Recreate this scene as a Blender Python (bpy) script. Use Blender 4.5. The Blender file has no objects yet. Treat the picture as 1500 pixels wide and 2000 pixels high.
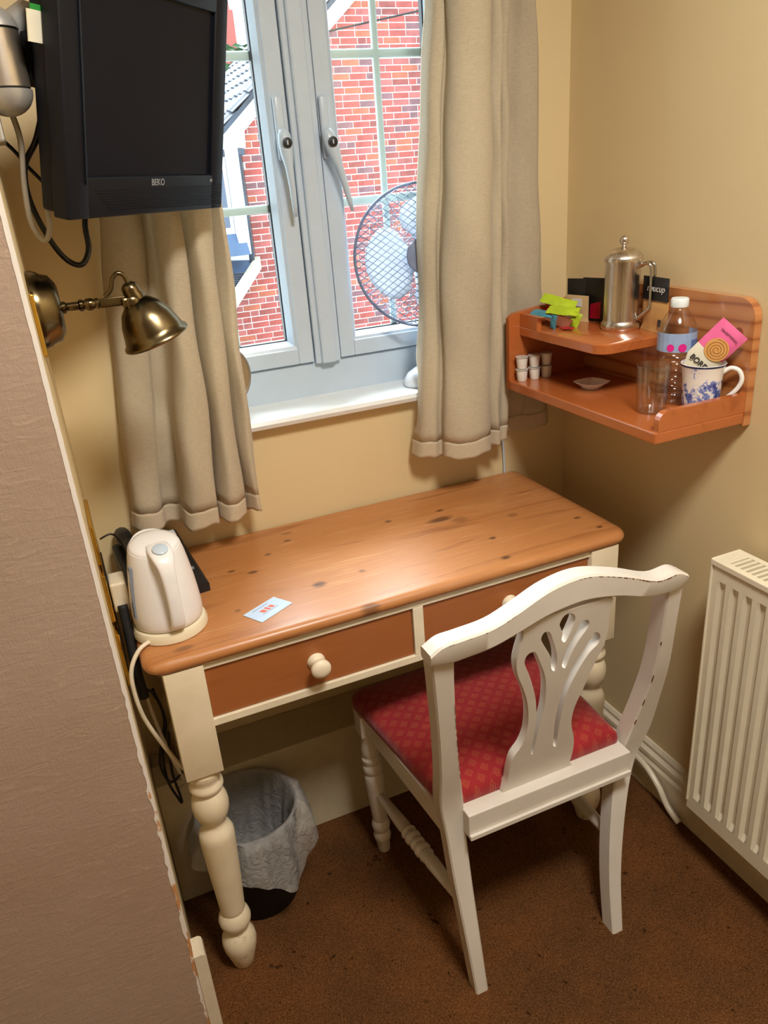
import bpy, bmesh, math, random
from mathutils import Vector, Matrix, noise
random.seed(7)
C = bpy.context.scene.collection
S = bpy.context.scene
PI = math.pi
V = Vector

# ---------------------------------------------------------------- camera
cam_d = bpy.data.cameras.new('camera'); cam = bpy.data.objects.new('camera', cam_d); C.objects.link(cam)
R = ((0.91490427, -0.39677024, -0.07432064), (-0.2216381, -0.33986876, -0.91398347), (0.33738218, 0.85267966, -0.39888678))
mw = Matrix(((R[0][0], -R[1][0], -R[2][0], -1.11602832), (R[0][1], -R[1][1], -R[2][1], -1.54827657),
             (R[0][2], -R[1][2], -R[2][2], 1.4514116), (0, 0, 0, 1)))
cam.matrix_world = mw
cam_d.sensor_fit = 'HORIZONTAL'; cam_d.sensor_width = 36.0; cam_d.lens = 1501.88 / 1500 * 36.0
cam_d.clip_start = 0.01; cam_d.clip_end = 200
S.camera = cam
# ---------------------------------------------------------------- world and light
W = bpy.data.worlds.new('sky'); S.world = W; W.use_nodes = True
wn = W.node_tree
bg = wn.nodes['Background']; bg.inputs[0].default_value = (0.80, 0.91, 1.0, 1); bg.inputs[1].default_value = 4.6
pl = bpy.data.lights.new('window_portal', 'AREA'); pl.shape = 'RECTANGLE'; pl.size = 0.80; pl.size_y = 1.1
pl.cycles.is_portal = True
plo = bpy.data.objects.new('window_portal', pl); C.objects.link(plo); plo.location = (-0.575, 0.21, 1.55)
plo.rotation_euler = (-PI / 2, 0, 0)
ra = bpy.data.lights.new('room_light', 'AREA'); ra.shape = 'DISK'; ra.size = 0.40; ra.energy = 36; ra.color = (1.0, 0.955, 0.88)
rao = bpy.data.objects.new('room_light', ra); C.objects.link(rao); rao.location = (-0.62, -1.42, 2.30)
sun = bpy.data.lights.new('soft_sun', 'SUN'); sun.energy = 17.0; sun.angle = 0.9; sun.color = (0.86, 0.94, 1.0)
suno = bpy.data.objects.new('soft_sun', sun); C.objects.link(suno); suno.rotation_euler = V((0.12, 1.0, 0.95)).to_track_quat('Z', 'Y').to_euler()
S.view_settings.view_transform = 'Standard'; S.view_settings.look = 'None'
S.view_settings.exposure = 0.0; S.view_settings.gamma = 1.0; S.view_settings.use_curve_mapping = False

# ---------------------------------------------------------------- materials
def lin(c):
    return tuple((x / 255 / 12.92) if x / 255 <= 0.04045 else ((x / 255 + 0.055) / 1.055) ** 2.4 for x in c)
class Nodes:
    def __init__(s, name):
        s.m = bpy.data.materials.new(name); s.m.use_nodes = True
        s.t = s.m.node_tree; s.b = s.t.nodes['Principled BSDF']; s.out = s.t.nodes['Material Output']
    def n(s, typ, **kw):
        x = s.t.nodes.new(typ)
        for k, v in kw.items(): setattr(x, k, v)
        return x
    def l(s, a, b): s.t.links.new(a, b)
    def coords(s, scale=(1, 1, 1), loc=(0, 0, 0), rot=(0, 0, 0), kind='Object'):
        tc = s.n('ShaderNodeTexCoord'); mp = s.n('ShaderNodeMapping')
        mp.inputs['Scale'].default_value = scale; mp.inputs['Location'].default_value = loc; mp.inputs['Rotation'].default_value = rot
        s.l(tc.outputs[kind], mp.inputs['Vector']); return mp.outputs[0]
    def noise(s, vec, scale, detail=4, rough=0.55, dist=0.0):
        x = s.n('ShaderNodeTexNoise'); x.inputs['Scale'].default_value = scale; x.inputs['Detail'].default_value = detail
        x.inputs['Roughness'].default_value = rough; x.inputs['Distortion'].default_value = dist
        s.l(vec, x.inputs['Vector']); return x.outputs['Fac']
    def ramp(s, fac, stops):
        r = s.n('ShaderNodeValToRGB'); e = r.color_ramp.elements
        while len(e) < len(stops): e.new(0.5)
        for i, (p, c) in enumerate(stops):
            e[i].position = p; e[i].color = (*lin(c), 1) if len(c) == 3 else c
        s.l(fac, r.inputs[0]); return r.outputs[0]
    def mix(s, fac, a, b, mode='MIX'):
        x = s.n('ShaderNodeMix', data_type='RGBA', blend_type=mode)
        for i, v in ((0, fac), (6, a), (7, b)):
            if isinstance(v, (int, float)): x.inputs[i].default_value = v
            elif isinstance(v, tuple): x.inputs[i].default_value = (*lin(v), 1)
            else: s.l(v, x.inputs[i])
        return x.outputs[2]
    def math(s, op, a, b=0.0, c=0.0):
        x = s.n('ShaderNodeMath', operation=op)
        for i, v in enumerate((a, b, c)):
            if isinstance(v, (int, float)): x.inputs[i].default_value = v
            else: s.l(v, x.inputs[i])
        return x.outputs[0]
    def bump(s, h, strength=0.2, dist=0.001):
        b = s.n('ShaderNodeBump'); b.inputs['Strength'].default_value = strength; b.inputs['Distance'].default_value = dist
        s.l(h, b.inputs['Height']); s.l(b.outputs[0], s.b.inputs['Normal'])
    def col(s, c):
        if isinstance(c, tuple): s.b.inputs['Base Color'].default_value = (*lin(c), 1)
        else: s.l(c, s.b.inputs['Base Color'])
def plain(name, c, rough=0.5, metal=0.0, var=0.05, spec=0.5, nscale=30, bump=0.0, coat=0.0):
    N = Nodes(name)
    f = N.noise(N.coords(), nscale)
    d = tuple(max(0, x * (1 - var)) for x in c); e = tuple(min(255, x * (1 + var)) for x in c)
    N.col(N.ramp(f, [(0.3, d), (0.7, e)]))
    N.b.inputs['Roughness'].default_value = rough; N.b.inputs['Metallic'].default_value = metal
    N.b.inputs['Specular IOR Level'].default_value = spec; N.b.inputs['Coat Weight'].default_value = coat
    if bump: N.bump(N.noise(N.coords(), nscale * 6), bump, 0.0006)
    return N.m
def emul(name, c, rough=0.5, ts=8):  # wall emulsion
    N = Nodes(name); v = N.coords()
    N.col(N.ramp(N.noise(v, 1.6, 3), [(0.3, tuple(x * 0.97 for x in c)), (0.7, c)]))
    N.b.inputs['Roughness'].default_value = rough
    N.bump(N.noise(v, 180, 3), 0.12, 0.0006); return N.m
M = {}
M['wall'] = emul('cream_emulsion', (222, 200, 154), 0.55)
M['ceil'] = emul('white_ceiling', (236, 230, 216), 0.8)
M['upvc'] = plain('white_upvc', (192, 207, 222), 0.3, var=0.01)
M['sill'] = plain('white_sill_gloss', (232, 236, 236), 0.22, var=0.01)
M['skirt'] = plain('ivory_gloss_paint', (222, 210, 186), 0.3, var=0.03)
M['boxing'] = plain('cream_boxing_paint', (196, 182, 152), 0.45, var=0.03)
M['cream'] = plain('cream_furniture_paint', (232, 219, 192), 0.4, var=0.035, nscale=14, bump=0.1)
M['leadwhite'] = plain('glazing_bar', (205, 222, 222), 0.4, var=0.01)
M['black'] = plain('black_plastic', (22, 23, 26), 0.42, var=0.1)
M['blacktv'] = plain('tv_casing', (10, 14, 24), 0.48, var=0.05, spec=0.3)
M['matblack'] = plain('matt_black', (14, 14, 15), 0.7, var=0.1)
M['screen'] = plain('dark_lcd_panel', (16, 20, 30), 0.25, var=0.02, spec=0.2)
M['rubber'] = plain('black_cable', (14, 14, 15), 0.4)
M['greycable'] = plain('grey_cable', (176, 166, 148), 0.4)
M['whitecable'] = plain('white_cable', (226, 214, 190), 0.4)
M['green'] = plain('green_label', (48, 140, 60), 0.5)
M['kettle'] = plain('white_kettle_plastic', (236, 233, 232), 0.24, var=0.008)
M['kettlebase'] = plain('ivory_kettle_base', (228, 218, 190), 0.3, var=0.01)
M['waterwin'] = plain('kettle_water_window', (120, 130, 150), 0.2)
M['porcelain'] = plain('white_porcelain', (238, 236, 230), 0.15, var=0.01)
M['potwhite'] = plain('milk_pot_plastic', (232, 228, 218), 0.35, var=0.01)
M['foil'] = plain('pot_lid', (214, 210, 204), 0.35, 0.2)
M['silver'] = plain('brushed_silver', (178, 168, 156), 0.34, 0.9, var=0.04)
M['silverpaint'] = plain('silver_paint', (176, 174, 170), 0.35, 0.5, var=0.02)
M['chrome'] = plain('chrome', (200, 200, 200), 0.12, 1.0, var=0.02)
M['brassplate'] = plain('polished_brass', (214, 176, 84), 0.18, 1.0, var=0.04)
M['mirror'] = plain('mirror_glass', (196, 186, 168), 0.05, 0.9, var=0.01)
M['fanwhite'] = plain('fan_white_plastic', (225, 231, 240), 0.3, var=0.01)
M['fanwire'] = plain('fan_guard_wire', (120, 140, 172), 0.35, 0.3)
M['fanhub'] = plain('fan_hub', (128, 140, 170), 0.35)
M['radiator'] = plain('radiator_enamel', (232, 222, 196), 0.3, var=0.012)
M['card'] = plain('pale_blue_card', (196, 218, 244), 0.6, var=0.01)
M['orange'] = plain('orange_print', (232, 120, 96), 0.6)
M['paleprint'] = plain('grey_print', (160, 170, 186), 0.6)
M['whiteprint'] = plain('white_print', (226, 226, 222), 0.5)
M['greyprint'] = plain('grey_logo', (132, 136, 140), 0.5)
M['pink'] = plain('pink_wrapper', (232, 108, 158), 0.3, var=0.04, coat=0.3)
M['wrapcream'] = plain('cream_wrapper', (232, 226, 204), 0.35, var=0.02)
M['biscuit'] = plain('biscuit', (214, 160, 88), 0.6)
M['biscuitdark'] = plain('biscuit_groove', (168, 104, 44), 0.6)
M['wrapsilver'] = plain('wrapper_inside', (150, 110, 118), 0.3, 0.4)
M['print'] = plain('dark_print', (48, 44, 48), 0.6)
M['magenta'] = plain('magenta_print', (224, 36, 140), 0.45)
M['bluelabel'] = plain('bottle_label_blue', (150, 172, 206), 0.4, var=0.06)
M['labeldark'] = plain('bottle_label_panel', (88, 116, 168), 0.4)
M['cap'] = plain('white_bottle_cap', (228, 236, 236), 0.35)
M['packblack'] = plain('black_packet', (24, 23, 24), 0.35, var=0.1)
M['red'] = plain('red_packet', (176, 20, 44), 0.35)
M['kraft'] = plain('kraft_paper', (196, 148, 88), 0.6, var=0.06, bump=0.2)
M['lime'] = plain('lime_sachet', (172, 196, 40), 0.4, var=0.08)
M['teal'] = plain('blue_sachet', (70, 140, 160), 0.4, var=0.1)
M['brownsachet'] = plain('brown_sachet', (130, 70, 48), 0.45, var=0.1)
M['beige'] = plain('beige_sachet', (206, 176, 128), 0.5, var=0.06)
M['bulb'] = plain('lamp_inside', (210, 200, 180), 0.4)
M['wear'] = plain('worn_through_red_brown', (108, 52, 40), 0.6)
M['hole'] = plain('dark_hole', (28, 18, 12), 0.7)
M['door'] = plain('outside_white_paint', (240, 242, 244), 0.5, var=0.01)
M['slate'] = plain('slate_tile', (58, 66, 78), 0.6, var=0.22, nscale=3, bump=0.3)
M['lead'] = plain('lead_flashing', (66, 90, 122), 0.45, var=0.12, nscale=2)
M['fascia'] = plain('weathered_fascia', (196, 190, 172), 0.7, var=0.08)
M['mortar'] = plain('pale_mortar', (222, 216, 210), 0.9, var=0.06, nscale=4)
M['hedge'] = plain('dark_foliage', (52, 84, 50), 0.8, var=0.3)
M['asphalt'] = plain('yard_paving', (150, 148, 142), 0.9)
M['winglass2'] = plain('far_window_glass', (60, 74, 96), 0.08, spec=0.8)
M['redpaint'] = plain('red_chimney', (168, 92, 84), 0.8)
BR = [plain('brick_red', (150, 72, 66), 0.85, var=0.14, nscale=9), plain('brick_orange', (160, 88, 68), 0.85, var=0.12, nscale=9),
      plain('brick_rose', (152, 84, 80), 0.85, var=0.14, nscale=9), plain('brick_plum', (116, 80, 84), 0.85, var=0.14, nscale=9),
      plain('brick_dark', (132, 68, 64), 0.85, var=0.16, nscale=9)]

def wood(name, base, dark, light, rough=0.35, axis='x', scale=1.0, coat=0.3, knots=(), scratch=False):
    N = Nodes(name)
    st = {'x': (0.9, 9, 9), 'y': (9, 0.9, 9), 'z': (9, 9, 0.9)}[axis]
    st = tuple(a * scale for a in st)
    v = N.coords(st)
    tc = N.coords()
    f = N.noise(v, 2.2, 6, 0.6, 1.6)
    c = N.ramp(f, [(0.28, dark), (0.45, base), (0.6, base), (0.78, light)])
    fine = N.noise(N.coords(tuple(a * 6 for a in st)), 3.0, 5, 0.7)
    c = N.mix(0.35, c, N.ramp(fine, [(0.3, dark), (0.65, light)]), 'SOFT_LIGHT')
    if knots:
        tot = None
        for (kx, ky, rx, ry, st_) in knots:
            sub = N.n('ShaderNodeVectorMath', operation='SUBTRACT'); N.l(tc, sub.inputs[0]); sub.inputs[1].default_value = (kx, ky, 0)
            mul = N.n('ShaderNodeVectorMath', operation='MULTIPLY'); N.l(sub.outputs[0], mul.inputs[0]); mul.inputs[1].default_value = (1 / rx, 1 / ry, 0)
            ln = N.n('ShaderNodeVectorMath', operation='LENGTH'); N.l(mul.outputs[0], ln.inputs[0])
            mr = N.n('ShaderNodeMapRange'); N.l(N.math('ADD', ln.outputs['Value'], N.math('MULTIPLY', N.math('SUBTRACT', fine, 0.5), 1.4)), mr.inputs['Value'])
            mr.inputs['From Min'].default_value = 0.5; mr.inputs['From Max'].default_value = 1.25; mr.inputs['To Min'].default_value = st_; mr.inputs['To Max'].default_value = 0
            mr.clamp = True
            tot = mr.outputs[0] if tot is None else N.math('MAXIMUM', tot, mr.outputs[0])
        c = N.mix(tot, c, (66, 34, 18))
    if scratch:
        s1 = N.noise(N.coords((2, 60, 1), rot=(0, 0, 0.35)), 3, 2, 0.5)
        s2 = N.noise(N.coords((1.5, 1.5, 1)), 3.0, 3)
        m = N.math('MULTIPLY', N.ramp(s1, [(0.60, (0, 0, 0)), (0.72, (255, 255, 255))]), N.ramp(s2, [(0.42, (0, 0, 0)), (0.6, (255, 255, 255))]))
        c = N.mix(N.math('MULTIPLY', m, 0.28), c, (226, 196, 160))
        N.l(N.math('ADD', N.math('MULTIPLY', s2, 0.25), rough - 0.1), N.b.inputs['Roughness'])
    else:
        N.b.inputs['Roughness'].default_value = rough
    N.col(c); N.b.inputs['Coat Weight'].default_value = coat; N.b.inputs['Coat Roughness'].default_value = 0.25
    N.bump(fine, 0.12, 0.0006)
    return N.m
DX, DY, DZ = -0.627, -0.218, 0.0
KN = [(-0.77, -0.314, 0.014, 0.011, 0.8), (-0.444, -0.176, 0.03, 0.014, 0.75), (-0.407, -0.2, 0.02, 0.016, 0.35), (-0.869, -0.199, 0.011, 0.006, 0.8),
      (-0.905, -0.172, 0.008, 0.005, 0.7), (-0.821, -0.138, 0.008, 0.005, 0.8), (-0.766, -0.096, 0.009, 0.005, 0.8), (-0.757, -0.06, 0.014, 0.004, 0.7),
      (-0.544, -0.122, 0.008, 0.006, 0.8), (-0.422, -0.132, 0.010, 0.006, 0.85), (-0.395, -0.316, 0.008, 0.006, 0.8), (-0.418, -0.403, 0.011, 0.007, 0.9),
      (-0.68, -0.307, 0.008, 0.006, 0.6), (-0.195, -0.325, 0.009, 0.006, 0.7), (-0.184, -0.387, 0.008, 0.005, 0.8), (-0.265, -0.02, 0.012, 0.004, 0.8),
      (-0.716, -0.434, 0.018, 0.008, 0.6), (-0.93, -0.33, 0.006, 0.006, 0.5), (-1.04, -0.405, 0.018, 0.008, 0.5), (-0.30, -0.24, 0.012, 0.01, 0.4)]
M['pine'] = wood('waxed_pine_top', (186, 132, 82), (148, 96, 54), (206, 158, 108), 0.40, 'x', 1.0, 0.25,
                 [(a - DX, b - DY, c, d, e) for a, b, c, d, e in KN], True)
M['drawer'] = wood('waxed_pine_drawer', (164, 106, 60), (140, 86, 44), (178, 120, 72), 0.4, 'x', 0.7, 0.2)
M['shelfwood'] = wood('orange_varnished_wood', (180, 110, 60), (160, 92, 46), (194, 124, 70), 0.22, 'y', 0.5, 0.5)
def backboard():
    N = Nodes('pine_backboard'); v = N.coords((1, 1.1, 7), rot=(0.06, 0, 0))
    w = N.n('ShaderNodeTexWave', wave_type='BANDS', bands_direction='Z', wave_profile='SIN'); N.l(v, w.inputs['Vector'])
    w.inputs['Scale'].default_value = 1.5; w.inputs['Distortion'].default_value = 7.0; w.inputs['Detail'].default_value = 2; w.inputs['Detail Scale'].default_value = 1.0
    c = N.ramp(w.outputs['Fac'], [(0.03, (160, 94, 50)), (0.16, (186, 118, 66)), (0.9, (196, 130, 78))])
    N.col(c); N.b.inputs['Roughness'].default_value = 0.25; N.b.inputs['Coat Weight'].default_value = 0.5; return N.m
M['backboard'] = backboard()
def carpet():
    N = Nodes('brown_carpet'); v = N.coords()
    a = N.noise(v, 330, 3, 0.8); b = N.noise(v, 7, 5, 0.65)
    c = N.ramp(a, [(0.30, (70, 46, 24)), (0.5, (126, 90, 54)), (0.72, (166, 126, 84))])
    c = N.mix(0.6, c, N.ramp(b, [(0.32, (92, 64, 36)), (0.68, (156, 116, 74))]), 'OVERLAY')
    sp = N.ramp(N.noise(v, 60, 2, 0.5), [(0.25, (40, 22, 10)), (0.31, (255, 255, 255))])
    c = N.mix(0.7, c, sp, 'MULTIPLY')
    N.col(c); N.b.inputs['Roughness'].default_value = 0.95; N.b.inputs['Specular IOR Level'].default_value = 0.1
    N.bump(a, 0.8, 0.004); return N.m
M['carpet'] = carpet()
def wallpaper():
    N = Nodes('taupe_embossed_wallpaper')
    v1 = N.coords((14, 1, 60), rot=(0, 0.5, 0)); a = N.noise(v1, 1.6, 4, 0.6, 1.2)
    b = N.noise(N.coords((40, 40, 12)), 3.2, 3, 0.7, 2.0)
    h = N.math('ADD', a, N.math('MULTIPLY', b, 0.7))
    c = N.ramp(N.noise(N.coords(), 3, 3), [(0.3, (168, 142, 120)), (0.7, (176, 152, 134))])
    c = N.mix(N.ramp(a, [(0.58, (0, 0, 0)), (0.72, (150, 150, 150))]), c, (206, 180, 156))
    N.col(c); N.b.inputs['Roughness'].default_value = 0.6; N.bump(h, 0.35, 0.003); return N.m
M['wallpaper'] = wallpaper()
def chipped(name, zlo):
    N = Nodes(name); v = N.coords()
    n = N.noise(N.coords((40, 40, 9)), 1.0, 4, 0.7)
    sep = N.n('ShaderNodeSeparateXYZ'); N.l(v, sep.inputs[0])
    zf = N.n('ShaderNodeMapRange'); N.l(sep.outputs['Z'], zf.inputs['Value']); zf.inputs['From Min'].default_value = 1.1; zf.inputs['From Max'].default_value = 0.1
    zf.inputs['To Min'].default_value = -0.35; zf.inputs['To Max'].default_value = 0.08
    f = N.math('ADD', n, zf.outputs[0])
    N.col(N.ramp(f, [(0.48, (238, 230, 220)), (0.52, (206, 150, 100))])); N.b.inputs['Roughness'].default_value = 0.5
    N.bump(f, 0.4, 0.002); return N.m
M['arris'] = chipped('chipped_corner_paint', 0)
def fabric(name, c, transl=0.4):
    N = Nodes(name); v = N.coords((1, 1, 1))
    w = N.noise(N.coords((60, 60, 500)), 1.5, 3, 0.6)
    w2 = N.noise(N.coords((500, 500, 60)), 1.5, 2, 0.6)
    f = N.math('ADD', N.math('MULTIPLY', w, 0.6), N.math('MULTIPLY', w2, 0.4))
    cc = N.ramp(f, [(0.35, tuple(x * 0.92 for x in c)), (0.65, c)])
    N.col(cc); N.b.inputs['Roughness'].default_value = 0.85; N.b.inputs['Specular IOR Level'].default_value = 0.15
    N.b.inputs['Sheen Weight'].default_value = 0.2
    N.bump(f, 0.25, 0.0008)
    tr = N.n('ShaderNodeBsdfTranslucent'); N.l(cc, tr.inputs['Color'])
    mx = N.n('ShaderNodeMixShader'); mx.inputs[0].default_value = transl
    N.l(N.b.outputs[0], mx.inputs[1]); N.l(tr.outputs[0], mx.inputs[2]); N.l(mx.outputs[0], N.out.inputs['Surface'])
    return N.m
M['curtain'] = fabric('cream_curtain_linen', (216, 202, 176), 0.30)
M['hem'] = fabric('curtain_hem_double', (208, 192, 166), 0.10)
M['fanblade'] = fabric('translucent_fan_blade', (228, 234, 242), 0.6)
def liner():
    N = Nodes('frosted_bin_liner'); v = N.coords()
    N.col((228, 224, 218)); N.b.inputs['Roughness'].default_value = 0.35
    N.bump(N.noise(v, 34, 5, 0.65, 2.5), 1.0, 0.008)
    tp = N.n('ShaderNodeBsdfTransparent'); tl = N.n('ShaderNodeBsdfTranslucent'); tl.inputs[0].default_value = (0.7, 0.7, 0.75, 1)
    m1 = N.n('ShaderNodeMixShader'); m1.inputs[0].default_value = 0.4; N.l(N.b.outputs[0], m1.inputs[1]); N.l(tl.outputs[0], m1.inputs[2])
    m2 = N.n('ShaderNodeMixShader'); m2.inputs[0].default_value = 0.36; N.l(m1.outputs[0], m2.inputs[1]); N.l(tp.outputs[0], m2.inputs[2])
    N.l(m2.outputs[0], N.out.inputs['Surface']); return N.m
M['liner'] = liner()
def thin_glass(name, tint=(1, 1, 1), ior=1.45, extra=0.0, rough=0.0):
    N = Nodes(name); N.t.nodes.remove(N.b)
    tp = N.n('ShaderNodeBsdfTransparent'); tp.inputs[0].default_value = (*tint, 1)
    gl = N.n('ShaderNodeBsdfGlossy'); gl.inputs['Roughness'].default_value = rough
    lw = N.n('ShaderNodeLayerWeight'); lw.inputs[0].default_value = 0.5
    f = N.math('ADD', N.math('MULTIPLY', N.math('POWER', lw.outputs['Facing'], 4.0), 0.75 if ior > 1.46 else 0.5), 0.04 + extra)
    mx = N.n('ShaderNodeMixShader'); N.l(f, mx.inputs[0]); N.l(tp.outputs[0], mx.inputs[1]); N.l(gl.outputs[0], mx.inputs[2])
    N.l(mx.outputs[0], N.out.inputs['Surface']); return N.m
M['pane'] = thin_glass('window_glass', (0.97, 1.0, 1.0))
M['glass'] = thin_glass('tumbler_glass', (0.97, 0.98, 0.975), 1.6, 0.05, 0.03)
M['pet'] = thin_glass('clear_bottle_plastic', (0.95, 0.965, 0.975), 1.5, 0.03, 0.08)
def seatfab():
    N = Nodes('red_seat_fabric'); 
    tc = N.n('ShaderNodeTexCoord'); mp = N.n('ShaderNodeMapping'); N.l(tc.outputs['Object'], mp.inputs[0])
    mp.inputs['Rotation'].default_value = (0, 0, PI / 4); mp.inputs['Scale'].default_value = (1 / 0.023, 1 / 0.023, 1)
    fr = N.n('ShaderNodeVectorMath', operation='FRACTION'); N.l(mp.outputs[0], fr.inputs[0])
    sub = N.n('ShaderNodeVectorMath', operation='SUBTRACT'); N.l(fr.outputs[0], sub.inputs[0]); sub.inputs[1].default_value = (0.5, 0.5, 0)
    ab = N.n('ShaderNodeVectorMath', operation='ABSOLUTE'); N.l(sub.outputs[0], ab.inputs[0])
    sp = N.n('ShaderNodeSeparateXYZ'); N.l(ab.outputs[0], sp.inputs[0])
    mxx = N.math('MAXIMUM', sp.outputs[0], sp.outputs[1])
    ring = N.math('ABSOLUTE', N.math('SUBTRACT', N.math('MULTIPLY', N.math('MODULO', mxx, 0.12), 1 / 0.12), 0.5))
    ins = N.math('LESS_THAN', mxx, 0.27)
    m = N.math('MULTIPLY', N.math('GREATER_THAN', ring, 0.28), ins)
    wv = N.noise(N.coords((600, 600, 600)), 1, 2)
    m = N.math('MULTIPLY', m, N.math('MULTIPLY', wv, 0.34))
    base = N.ramp(N.noise(N.coords(), 12, 4), [(0.3, (134, 26, 32)), (0.7, (158, 38, 42))])
    N.col(N.mix(m, base, (214, 150, 84))); N.b.inputs['Roughness'].default_value = 0.8; N.b.inputs['Specular IOR Level'].default_value = 0.2
    N.b.inputs['Sheen Weight'].default_value = 0.25
    N.bump(wv, 0.3, 0.0006); return N.m
M['seat'] = seatfab()
def worn():
    N = Nodes('worn_white_chair_paint'); v = N.coords()
    base = N.ramp(N.noise(v, 10, 4), [(0.3, (212, 203, 192)), (0.7, (220, 213, 202))])
    N.col(base); N.b.inputs['Roughness'].default_value = 0.36
    N.bump(N.noise(v, 90, 3), 0.12, 0.0008); return N.m
M['chair'] = worn()
def legpaint():
    N = Nodes('cream_leg_paint'); v = N.coords()
    base = N.ramp(N.noise(v, 14, 4), [(0.3, (220, 204, 172)), (0.7, (232, 217, 188))])
    sep = N.n('ShaderNodeSeparateXYZ'); N.l(v, sep.inputs[0])
    zf = N.n('ShaderNodeMapRange'); N.l(sep.outputs['Z'], zf.inputs['Value']); zf.inputs['From Min'].default_value = 0.14; zf.inputs['From Max'].default_value = 0.0
    sc = N.ramp(N.noise(v, 55, 4, 0.7), [(0.55, (0, 0, 0)), (0.66, (255, 255, 255))])
    f = N.math('MULTIPLY', zf.outputs[0], N.math('MULTIPLY', sc, 0.8))
    N.col(N.mix(f, base, (96, 70, 46))); N.b.inputs['Roughness'].default_value = 0.4; N.bump(N.noise(v, 60, 3), 0.12, 0.001); return N.m
M['leg'] = legpaint()
def brushed(name, c, c2, rough, scale=(500, 500, 3)):
    N = Nodes(name); f = N.noise(N.coords(scale), 1, 3)
    N.col(N.ramp(f, [(0.35, c2), (0.65, c)])); N.b.inputs['Metallic'].default_value = 1.0
    N.l(N.math('ADD', N.math('MULTIPLY', f, 0.12), rough - 0.05), N.b.inputs['Roughness'])
    N.b.inputs['Anisotropic'].default_value = 0.4; return N.m
M['steel'] = brushed('brushed_steel', (232, 224, 216), (208, 198, 190), 0.26)
M['antique'] = brushed('antique_brass', (122, 108, 80), (84, 70, 48), 0.22, (8, 8, 8))
def willow():
    N = Nodes('blue_willow_mug'); tc = N.coords()
    sep = N.n('ShaderNodeSeparateXYZ'); N.l(tc, sep.inputs[0])
    a = N.noise(N.coords((1, 1, 1)), 95, 3, 0.75, 0.6); b = N.noise(tc, 38, 2)
    zm = N.n('ShaderNodeMapRange'); N.l(sep.outputs['Z'], zm.inputs['Value']); zm.inputs['From Min'].default_value = 0.078; zm.inputs['From Max'].default_value = 0.01
    zm.inputs['To Min'].default_value = -0.10; zm.inputs['To Max'].default_value = 0.12
    f = N.math('ADD', N.math('MULTIPLY', N.math('ADD', a, b), 0.5), zm.outputs[0])
    c = N.ramp(f, [(0.50, (240, 232, 222)), (0.53, (140, 152, 206)), (0.60, (62, 78, 150)), (0.7, (40, 50, 104))])
    N.col(c); N.b.inputs['Roughness'].default_value = 0.15; return N.m
M['willow'] = willow()
M['mugrim'] = plain('mug_rim_band', (52, 58, 92), 0.2)

# ---------------------------------------------------------------- geometry helpers
OFF = {}
def box(bm, x0, x1, y0, y1, z0, z1, bev=0.0, seg=2):
    vs = [bm.verts.new((x, y, z)) for x in (x0, x1) for y in (y0, y1) for z in (z0, z1)]
    f = [bm.faces.new([vs[i] for i in q]) for q in ((0, 1, 3, 2), (4, 6, 7, 5), (0, 4, 5, 1), (2, 3, 7, 6), (0, 2, 6, 4), (1, 5, 7, 3))]
    if bev:
        es = {e for g in f for e in g.edges}
        bmesh.ops.bevel(bm, geom=list(es), offset=bev, segments=seg, affect='EDGES', profile=0.5)
def lathe(bm, prof, seg=32, mat=None, cap=True):
    mat = mat or Matrix()
    rings = []
    for r, z in prof:
        rings.append([bm.verts.new(mat @ V((r * math.cos(2 * PI * i / seg), r * math.sin(2 * PI * i / seg), z))) for i in range(seg)])
    for a, b in zip(rings, rings[1:]):
        for i in range(seg):
            j = (i + 1) % seg
            bm.faces.new((a[i], a[j], b[j], b[i]))
    if cap:
        bm.faces.new(rings[0][::-1]); bm.faces.new(rings[-1])
def T(x, y, z): return Matrix.Translation((x, y, z))
def axis_mat(p, d):
    return Matrix.Translation(p) @ V(d).to_track_quat('Z', 'Y').to_matrix().to_4x4()
def catmull(P, n=8, closed=False):
    P = [V(p) for p in P]; out = []
    N_ = len(P)
    rng = range(N_ if closed else N_ - 1)
    for i in rng:
        if closed: a, b, c, d = P[(i - 1) % N_], P[i], P[(i + 1) % N_], P[(i + 2) % N_]
        else: a, b, c, d = P[max(i - 1, 0)], P[i], P[i + 1], P[min(i + 2, N_ - 1)]
        for k in range(n):
            t = k / n
            out.append(0.5 * ((2 * b) + (c - a) * t + (2 * a - 5 * b + 4 * c - d) * t * t + (3 * b - a - 3 * c + d) * t ** 3))
    if not closed: out.append(P[-1])
    return out
def tube(bm, pts, r, seg=8, closed=False, cap=True):
    pts = [V(p) for p in pts]; n = len(pts); rings = []
    rs = r if isinstance(r, (list, tuple)) else [r] * n
    up = None
    for i, p in enumerate(pts):
        if closed: t = pts[(i + 1) % n] - pts[i - 1]
        else: t = pts[min(i + 1, n - 1)] - pts[max(i - 1, 0)]
        t.normalize()
        if up is None:
            up = V((0, 0, 1)) if abs(t.z) < 0.9 else V((1, 0, 0))
        s = t.cross(up).normalized(); up = s.cross(t).normalized()
        rings.append([bm.verts.new(p + (s * math.cos(2 * PI * k / seg) + up * math.sin(2 * PI * k / seg)) * rs[i]) for k in range(seg)])
    pr = list(zip(rings, rings[1:])) + ([(rings[-1], rings[0])] if closed else [])
    for a, b in pr:
        for k in range(seg):
            j = (k + 1) % seg
            bm.faces.new((a[k], a[j], b[j], b[k]))
    if cap and not closed:
        bm.faces.new(rings[0][::-1]); bm.faces.new(rings[-1])
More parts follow.
